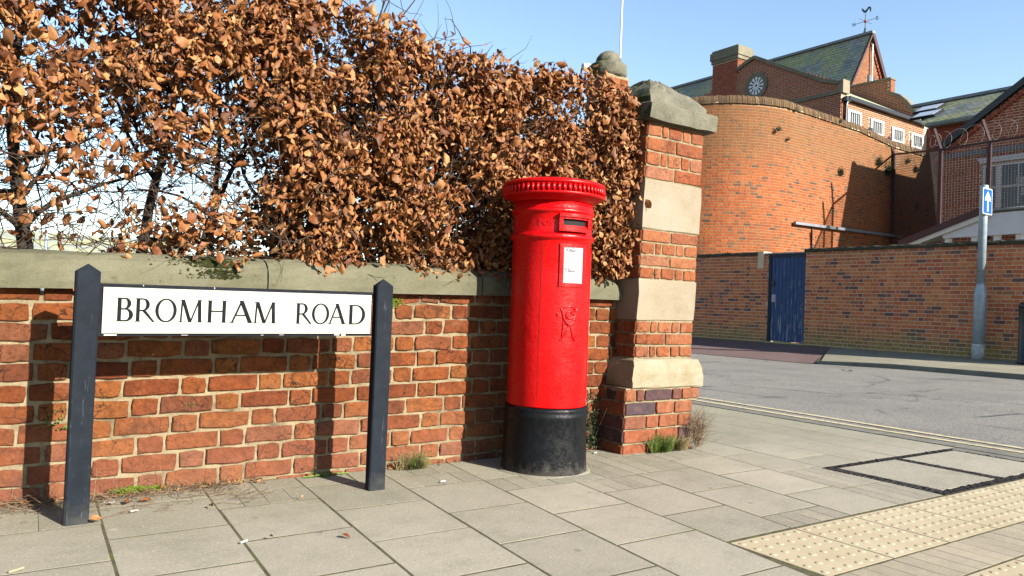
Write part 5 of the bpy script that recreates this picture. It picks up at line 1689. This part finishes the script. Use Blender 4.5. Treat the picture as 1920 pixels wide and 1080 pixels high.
# ------------------------------------------------------------------ nave with steep slate roof
NY = 24.76
AX, AZ = 41.25, 17.05
nv = thing('chapel_hall', 'tall brick hall with steep mossy slate roof and pointed gable behind the prison block', 'building', (AX, 30, 0))
slope = (17.05 - 13.67) / (AX - 39.254)
LX, LZ = 38.0, AZ - (AX - 38.0) * slope
RX, RZ = 43.9, AZ - (43.9 - AX) * 1.66
gp2 = [(LX + .2, 5), (LX + .2, LZ), (AX, AZ - .15), (RX, RZ), (RX, 5)]
part('gable_wall', MB().prism([(x, NY + .004, z) for x, z in gp2], (0, .4, 0), 0.), M['prison_mortar'], nv)
sp2 = []
for (u, z, L, H) in flemish(RX - LX, 11.5, AZ, .0875, .018, jig=.05):
    x = LX + u
    if in_poly(gp2, x, z) and not (41.1 < x < 41.85 and 13.3 < z < 14.75): sp2.append((x, NY, z, L, H, 0))
lay(nv, sp2, M['sun_toned_brick'], 0, seed=61)
# slates in real courses
def slates(thing_, o, along, down, n_al, n_dn, w_, h_, seed, name='slates', keep=None):
    r = random.Random(seed)
    o, al, dn = np.array(o, float), np.array(along, float), np.array(down, float)
    nn = np.cross(al, dn)
    nn /= np.linalg.norm(nn)
    if nn[2] < 0: nn = -nn
    mb_ = MB()
    for j in range(n_dn):
        for i in range(n_al):
            p = o + al * w_ * (i + (.5 if j % 2 else 0)) + dn * h_ * j
            a = al * (w_ - .012) * .5
            d = dn * h_ * .56
            up_ = nn * (.018 + r.random() * .006)
            c_ = p + al * w_ * .5 + dn * h_ * .5
            if keep and not keep(c_): continue
            mb_.add([c_ - a - d - up_ * .4, c_ + a - d - up_ * .4, c_ + a + d + up_, c_ - a + d + up_, c_ + a + d - up_ * .3, c_ - a + d - up_ * .3], [(0, 1, 2, 3), (3, 2, 4, 5)])
    part(name, mb_, M['slate'], thing_, kind='stuff')
dn = np.array([LX - AX, 0, LZ - AZ])
ln_ = np.linalg.norm(dn)
dn /= ln_
slates(nv, (AX, NY - .25, AZ), (0, 1, 0), dn, 62, int(ln_ / .22) + 1, .30, .22, 3)
rf = part('roof', MB().add([(AX, NY - .2, AZ - .03), (LX, NY - .2, LZ - .03), (LX, 46, LZ - .03), (AX, 46, AZ - .03), (RX, NY - .2, RZ - .03), (RX, 46, RZ - .03)], [(0, 1, 2, 3), (0, 3, 5, 4)], .2), M['slate'], nv)
part('ridge', MB().beam((AX, NY - .25, AZ + .06), (AX, 46, AZ + .06), .32, .14), M['lead'], nv)
part('verge_board', MB().beam((AX + .02, NY - .16, AZ + .02), (RX, NY - .16, RZ + .02), .25, .14, (0, 1, 0)).beam((AX - .02, NY - .16, AZ - .03), (LX, NY - .16, LZ - .03), .1, .12, (0, 1, 0)), M['rust_steel'], nv)
# corbelled brick dentils under the right verge
mb = MB()
for i in range(22):
    t = .04 + i * .042
    mb.box((AX + (RX - AX) * t - .05, NY - .09, AZ + (RZ - AZ) * t - .50), (AX + (RX - AX) * t + .05, NY - .004, AZ + (RZ - AZ) * t - .30))
part('dentils', mb, M['shade_toned_brick'], nv)
wn = part('window', MB().box((41.12, NY - .02, 13.3), (41.22, NY + .1, 14.72), 0.).box((41.72, NY - .02, 13.3), (41.82, NY + .1, 14.72), 0.), M['gutter'], nv)
part('louvre', MB().box((41.22, NY - .008, 13.3), (41.72, NY + .003, 14.7), 0.), M['lead'], wn)
part('flue_pipe', MB().tube([(41.33, NY - .14, 13.2), (41.33, NY - .14, 16.45)], .05, 8), M['white'], nv)
# weather vane
VX, VY, VZ = AX, 25.05, 17.15
wv = thing('weather_vane', 'cockerel weather vane on the ridge of the steep slate roof', 'weather vane', (VX, VY, VZ))
part('spindle', MB().lathe([(.11, 0), (.10, .12), (.05, .2), (.07, .28), (.03, .36), (.025, 1.1), (.015, 1.25)], (VX, VY, VZ), 8), M['vane'], wv)
part('ball', MB().lathe([(.02, .62), (.075, .66), (.095, .72), (.075, .78), (.02, .82)], (VX, VY, VZ), 10), M['gold'], wv, True)
mb = MB()
for d in ((0, 1), (1, 0)):
    for s_ in (-1, 1):
        e = (VX + d[0] * .62 * s_, VY + d[1] * .62 * s_, VZ + .72)
        mb.tube([(VX, VY, VZ + .72), e], .014, 5)
part('arms', mb, M['vane'], wv)
def vtext(pts_, c_):
    mb_ = MB()
    for (a, b), (a2, b2) in zip(pts_, pts_[1:]): mb_.beam((c_[0], c_[1] - a, c_[2] + b), (c_[0], c_[1] - a2, c_[2] + b2), .03, .03, (1, 0, 0))
    return mb_
part('letter_n', vtext([(-.07, -.1), (-.07, .1), (.07, -.1), (.07, .1)], (VX, VY + .70, VZ + .72)), M['vane'], wv)
part('letter_s', vtext([(.06, .08), (-.05, .09), (-.05, .01), (.06, -.01), (.06, -.09), (-.06, -.09)], (VX, VY - .70, VZ + .72)), M['vane'], wv)
ck = [(.20, .36), (.26, .42), (.23, .30), (.28, .24), (.20, .22), (.18, .12), (.10, .02), (-.02, 0), (-.10, .06), (-.18, .20), (-.26, .24), (-.28, -.02), (-.34, -.06), (-.36, .22), (-.28, .36), (-.16, .36), (-.06, .22), (.06, .16), (.12, .28)]
part('cockerel', MB().prism([(VX - .015, VY + y * .95, VZ + 1.22 + z * .8) for y, z in ck], (.03, 0, 0), 0.), M['vane'], wv)

# ------------------------------------------------------------------ right hand building with gable, window and lean-to
RGX = 26.3
rb = thing('gabled_house', 'brick house with white sash window and dark verge gable behind the mesh fence', 'building', (RGX, 9, 0))
yl = 13.15
ay, az = 9.9, 8.72
gp3 = [(yl, 2.0), (yl, 6.53), (ay, az), (6.65, 6.53), (6.65, 2.0)]
part('wall', MB().prism([(RGX + .004, y, z) for y, z in gp3], (.4, 0, 0), 0.).box((RGX + .42, yl - .42, 2), (31, yl - .01, 6.2), 0.), M['far_mortar'], rb)
wy0, wy1, wz0, wz1 = PX(1920, 350, RGX)[1] - 1.0, PX(1843, 320, RGX)[1], 4.41, 5.91
sp2 = []
for (u, z, L, H) in flemish(yl - 6.7, 3.0, 9.3, .0875, .018, jig=.05):
    y = yl - u
    if in_poly(gp3, y, z) and not (wy0 - .1 < y < wy1 + .06 and wz0 - .05 < z < wz1 + .28) and not (6.24 < z < 6.43): sp2.append((RGX, y, z, L, H, -math.pi / 2))
lay(rb, sp2, M['shade_toned_brick'], 0, seed=71)
sp2 = [(RGX + u, yl, z, L, H, math.pi) for (u, z, L, H) in flemish(5, 3, 6.2, .0875, .012)]
part('string_course', MB().box((RGX - .06, 7.0, 6.255), (RGX + .003, yl + .02, 6.415), 0.), M['bluebrick'], rb)
wn = part('window', MB().box((RGX - .02, wy1 - .10, wz0), (RGX - .0045, wy1, wz1), 0.).box((RGX - .02, wy1 - .56, wz0), (RGX - .0045, wy1 - .40, wz1), 0.)
          .box((RGX - .021, wy0, wz1 - .08), (RGX - .0045, wy1 - .561, wz1), 0.).box((RGX - .021, wy1 - .399, wz1 - .08), (RGX - .0045, wy1 - .101, wz1), 0.)
          .box((RGX - .022, wy0, (wz0 + wz1) / 2 - .03), (RGX - .0045, wy1 - .562, (wz0 + wz1) / 2 + .03), 0.).box((RGX - .022, wy1 - .398, (wz0 + wz1) / 2 - .03), (RGX - .0045, wy1 - .102, (wz0 + wz1) / 2 + .03), 0.)
          .box((RGX - .018, wy1 - 1.06, wz0 + .2), (RGX - .0045, wy1 - 1.02, wz1 - .081), 0.), M['white'], rb)
part('pane', MB().box((RGX - .004, wy0, wz0), (RGX + .003, wy1, wz1), 0.), M['glass'], wn)
part('lintel', MB().prism([(RGX - .08, wy1 + .06, 5.95), (RGX - .08, wy1 + .16, 6.13), (RGX - .08, wy0, 6.13), (RGX - .08, wy0, 5.95)], (.09, 0, 0), 0.), M['white'], rb)
mb = MB().box((RGX - .0265, wy1 - 1.29, 5.20), (RGX - .0235, wy1 - .98, 5.42), 0.).box((RGX - .0265, wy1 - 1.55, 4.84), (RGX - .0235, wy1 - 1.13, 5.08), 0.)
part('paper_notice', mb, M['paper'], wn)
part('verge', MB().beam((RGX - .12, yl + .35, 6.53 - .16), (RGX - .12, ay, az + .12), 0.20, .14, (1, 0, 0)).beam((RGX - .12, ay, az + .12), (RGX - .12, 6.3, 6.37), .30, .16, (1, 0, 0)), M['gutter'], rb)
mb = MB()
for i in range(40):
    t = i / 40
    y, z = yl + .2 + (ay - yl - .2) * t, 6.40 + (az - 6.40) * t - .14
    mb.box((RGX - .09, y - .05, z - .09), (RGX - .004, y + .04, z + .03))
part('dentils', mb, M['shade_toned_brick'], rb)
part('roof', MB().add([(RGX - .2, yl + .4, 6.40), (33, yl + .4, 6.40), (33, ay, az + .15), (RGX - .2, ay, az + .15), (33, 6.2, 6.4), (RGX - .2, 6.2, 6.4)], [(0, 1, 2, 3), (3, 2, 4, 5)], .3), M['slate'], rb)
# slate roofed wing behind
wg = thing('slate_wing', 'long low brick wing with mossy slate roof and skylight beyond the gabled house', 'building', (31, 14, 0))
EX, EZ = 30.2, 8.52
RXr = 33.6
r0, r1 = PX(1700, 205, RXr), PX(1910, 165, RXr)
RZr = (r0[2] + r1[2]) / 2
yA, yB, yE = PX(1709, 203, RXr)[1], 9.0, PX(1738, 233, EX)[1]
dn = np.array([EX - RXr, 0, EZ - RZr])
ln_ = np.linalg.norm(dn)
dn /= ln_
slates(wg, (RXr, yB, RZr), (0, 1, 0), dn, int((yA - yB) / .3) + 1, int(ln_ / .22) + 1, .30, .22, 9, keep=lambda c_: c_[1] < yA + (yE - yA) * (RXr - c_[0]) / (RXr - EX))
part('roof', MB().add([(RXr, yB, RZr - .03), (EX, yB, EZ - .03), (EX, yE, EZ - .03), (RXr, yA, RZr - .03), (RXr + 4, yB, EZ), (RXr + 4, yA, EZ)], [(0, 1, 2, 3), (0, 3, 5, 4)], .2), M['slate'], wg)
part('ridge', MB().beam((RXr, yB, RZr + .05), (RXr, yA, RZr + .05), .3, .12), M['lead'], wg)
part('gutter', MB().beam((EX - .06, yB, EZ - .06), (EX - .06, yE, EZ - .06), .16, .14), M['lead'], wg)
part('wall', MB().box((EX + .25, yB, 3), (EX + .6, yE, EZ - .1), 0.), M['shade_toned_brick'], wg)
nn = np.cross(np.array([0, 1.0, 0]), dn)
nn = nn if nn[2] > 0 else -nn
for f0, f1, yy in ((.20, .42, 0), (.50, .72, .1)):
    c_ = np.array([RXr, 0, RZr]) + dn * ln_ * (f0 + f1) / 2 + nn * .07
    yc = PX(1738, 205, float(c_[0]))[1] - .1 + yy
    c_[1] = yc
    fr_ = part('skylight', MB().obox(c_, (0, .5, 0), dn * ln_ * (f1 - f0) / 2, nn * .05, 0.), M['gutter'], wg)
    part('pane', MB().obox(c_ + nn * .053, (0, .43, 0), dn * ln_ * (f1 - f0) / 2 * .84, nn * .006, 0.), flat('sky_glass', (.55, .60, .66), .08, .6, 0., .05, bump=0), fr_)
# lean-to
LXX = 22.0
lt = thing('lean_to', 'white boarded lean to with sloping maroon verge behind the boundary wall', 'shed', (LXX, 10, 2.6))
Pl = lambda px, py: PX(px, py, LXX)
a, b, c_ = Pl(1690, 459), Pl(1765, 424), Pl(1856, 392)
d, e, f = Pl(1768, 447), Pl(1925, 437), Pl(1925, 391)
m1 = Pl(1700, 462)
part('fascia', MB().prism([(LXX, d[1], d[2]), (LXX, e[1] - 1.5, e[2] + .02), (LXX, e[1] - 1.5, f[2]), (LXX, c_[1], c_[2] - .12), (LXX, b[1], b[2] - .12)], (.05, 0, 0), 0.), M['lilac_white'], lt)
part('verge_board', MB().beam(a - np.array([.1, 0, -.02]), c_ - np.array([.1, 0, -.02]), .17, .12, (1, 0, 0)), M['brown_board'], lt)
part('white_board', MB().beam(m1 - np.array([.06, 0, 0]), c_ - np.array([.06, 0, .15]), .13, .06, (1, 0, 0)), M['white'], lt)
part('roof_edge', MB().box((LXX - .06, e[1] - 1.5, f[2] + .005), (LXX + .3, c_[1], f[2] + .05), 0.), M['lead'], lt)
part('roof', MB().prism([(LXX + .06, a[1], a[2]), (LXX + .06, c_[1], c_[2]), (LXX + .06, e[1] - 1.5, f[2]), (LXX + .06, e[1] - 1.5, f[2] - .05), (LXX + .06, c_[1], c_[2] - .05), (LXX + .06, a[1], a[2] - .05)], (3.3, 0, .5), 0.), M['lead'], lt)
for px, py in ((1774, 453), (1824, 448), (1866, 445), (1908, 441)):
    q = Pl(px, py)
    part('bracket', MB().box((LXX + .06, q[1] - .07, q[2] - .5), (LXX + .2, q[1] + .07, q[2] + .09), 0.), M['white'], lt)
part('back_wall', MB().box((LXX + .5, e[1] - 1.5, 2), (LXX + .6, a[1] - .2, 3.02), 0.), M['shade_toned_brick'], lt)

# ------------------------------------------------------------------ security mesh fence with razor wire
fx0 = np.array([27.1, 15.20]); fx1 = np.array([24.4, 12.2]); fx2 = np.array([24.35, 10.77]); fx3 = np.array([24.3, 8.6])
mf = thing('mesh_fence', 'tall rusty steel mesh security fence topped with coiled razor wire', 'fence', (24.4, 12, 0))
nodes_ = [fx0, fx1, fx2, fx3]
ztops = [6.87, 6.22, 6.24, 6.26]
for q, zt, zb in zip(nodes_, ztops, (3.5, 3.2, 3.2, 3.2)):
    part('post', MB().box((q[0] - .045, q[1] - .045, zb), (q[0] + .045, q[1] + .045, zt), 0.).beam((q[0], q[1], zt), (q[0] - .16, q[1] + .14, zt + .62), .07, .07), M['rust_steel'], mf)
for (q0_, z0_), (q1_, z1_) in zip(zip(nodes_, ztops), zip(nodes_[1:], ztops[1:])):
    part('rail', MB().beam((q0_[0], q0_[1], z0_ - .03), (q1_[0], q1_[1], z1_ - .03), .05, .06), M['rust_steel'], mf)
    L = np.linalg.norm(q1_ - q0_)
    mb = MB()
    nw = int(L / .085)
    for i in range(1, nw):
        p = q0_ + (q1_ - q0_) * i / nw
        zt = z0_ + (z1_ - z0_) * i / nw
        mb.tube([(p[0], p[1], 3.3), (p[0], p[1], zt - .05)], .0065, 3, False)
    for i in range(38):
        f_ = i / 38
        mb.tube([(q0_[0], q0_[1], 3.35 + (z0_ - 3.4) * f_), (q1_[0], q1_[1], 3.35 + (z1_ - 3.4) * f_)], .006, 3, False)
    part('wire_mesh', mb, M['mesh_wire'], mf, kind='stuff')
mb = MB()
for (q0_, z0_), (q1_, z1_) in zip(zip(nodes_, ztops), zip(nodes_[1:], ztops[1:])):
    L = np.linalg.norm(q1_ - q0_)
    nt_ = int(L / .40)
    al = (q1_ - q0_) / L
    pr = []
    for i in range(nt_ * 14 + 1):
        t = i / (nt_ * 14)
        a = 2 * math.pi * i / 14
        r_ = .24 + .06 * math.sin(i * .037) + .03 * math.sin(i * .37)
        p = q0_ + (q1_ - q0_) * t + al * .16 * math.sin(a * 1.0 + .6)
        pr.append((p[0] + .15 * math.sin(a), p[1], z0_ + (z1_ - z0_) * t + .28 + r_ * math.cos(a)))
    mb.tube(pr, .0055, 4, False)
part('razor_coil', mb, M['razor'], mf)

# ------------------------------------------------------------------ things behind the hedge
FPX, FPY = 5.93, 6.77
fp = thing('domed_pier', 'round stone domed finial on a brick pier peeping over the hedge top', 'pier', (FPX, FPY, 0))
part('brick_core', MB().box((FPX - .17, FPY - .17, -.1), (FPX + .17, FPY + .17, 3.55), 0.), M['mortar'], fp)
mbb = []
for (u, z, L, H) in flemish(.38, 2.8, 3.55, .08, .012): mbb.append((FPX - .19 + u, FPY - .18, z, L, H, 0)); mbb.append((FPX - .18, FPY - .19 + u, z, L, H, -math.pi / 2))
lay(fp, mbb, M['pier_brick'], 120, seed=81)
part('stone_dome', MB().lathe([(.17, 3.54), (.205, 3.56), (.215, 3.58), (.215, 3.69), (.205, 3.70), (.155, 3.705), (.155, 3.735), (.14, 3.785), (.105, 3.83), (.06, 3.858), (.01, 3.865)], (FPX, FPY, 0), 28, lambda r_, z, t: r_ * (1 + .004 * math.sin(5 * t + z * 30))), M['cap_stone'], fp, True)
q = CAMP + ray(1099, 126) * 9
sc_ = thing('security_camera', 'small white security camera beside the domed stone finial', 'camera', tuple(q))
part('housing', MB().tube([q + np.array([-.05, .0, 0]), q + np.array([.05, -.02, .01])], .038, 10), M['white'], sc_, True)
part('mount', MB().tube([q, q + np.array([.14, -.1, -.12])], .012, 6), M['white'], sc_)
q = CAMP + ray(1162, 100) * 30
mp = thing('flag_pole', 'thin white pole rising behind the domed finial', 'pole', (q[0], q[1], 0))
part('shaft', MB().tube([(q[0], q[1], -.1), (q[0] + .03, q[1], 14)], .04, 8), M['white'], mp)
part('base', MB().lathe([(.15, -.1), (.15, .4), (.06, .5)], (q[0], q[1], 0), 10), M['galv'], mp)
# houses and lamp columns glimpsed through the hedge
for (px, dep, wd_, dp_, ridge, eave, lab) in ((130, 60, 16, 9, 5.3, 3.8, 'distant low house with grey roof seen through the hedge gaps'), (-160, 75, 14, 9, 6.2, 4.4, 'further distant house behind the left end of the hedge')):
    q = CAMP + ray(px, 500) * dep
    dh = thing('distant_house', lab, 'house', (q[0], q[1], 0), 'distant houses behind the hedge')
    x0, x1, y0, y1 = q[0] - wd_ / 2, q[0] + wd_ / 2, q[1], q[1] + dp_
    part('wall', MB().box((x0, y0, -.2), (x1, y1, eave), 0.), M['shade_toned_brick'], dh)
    part('roof', MB().prism([(x0 - .3, y0 - .4, eave - .1), (x0 - .3, (y0 + y1) / 2, ridge), (x0 - .3, y1 + .4, eave - .1)], (wd_ + .6, 0, 0), .4), M['slate'], dh)
    for i in range(4):
        wx = x0 + (i + .5) * wd_ / 4
        wn = part('window', MB().box((wx - .7, y0 - .06, 1.2), (wx + .7, y0 - .005, 2.6), 0.), M['white'], dh)
        part('pane', MB().box((wx - .62, y0 - .075, 1.28), (wx + .62, y0 - .061, 2.52), 0.), M['glass'], wn)
for (px, dep, top, lab) in ((86, 22, 3.9, 'slim pale lamp column seen through the left gap of the hedge'), (437, 24, 5.2, 'grey lamp column seen through the hedge near its middle'), (391, 20, 4.2, 'white pole glimpsed between two hedge trunks')):
    q = CAMP + ray(px, 470) * dep
    lp = thing('lamp_column', lab, 'lamp post', (q[0], q[1], 0), 'lamp columns behind the hedge')
    part('shaft', MB().lathe([(.09, -.1), (.09, 1.4), (.055, 1.5), (.04, top)], (q[0], q[1], 0), 10), M['galv'], lp, True)
    part('lantern', MB().box((q[0] - .08, q[1] - .1, top), (q[0] + .35, q[1] + .1, top + .09), 0.), M['galv'], lp)
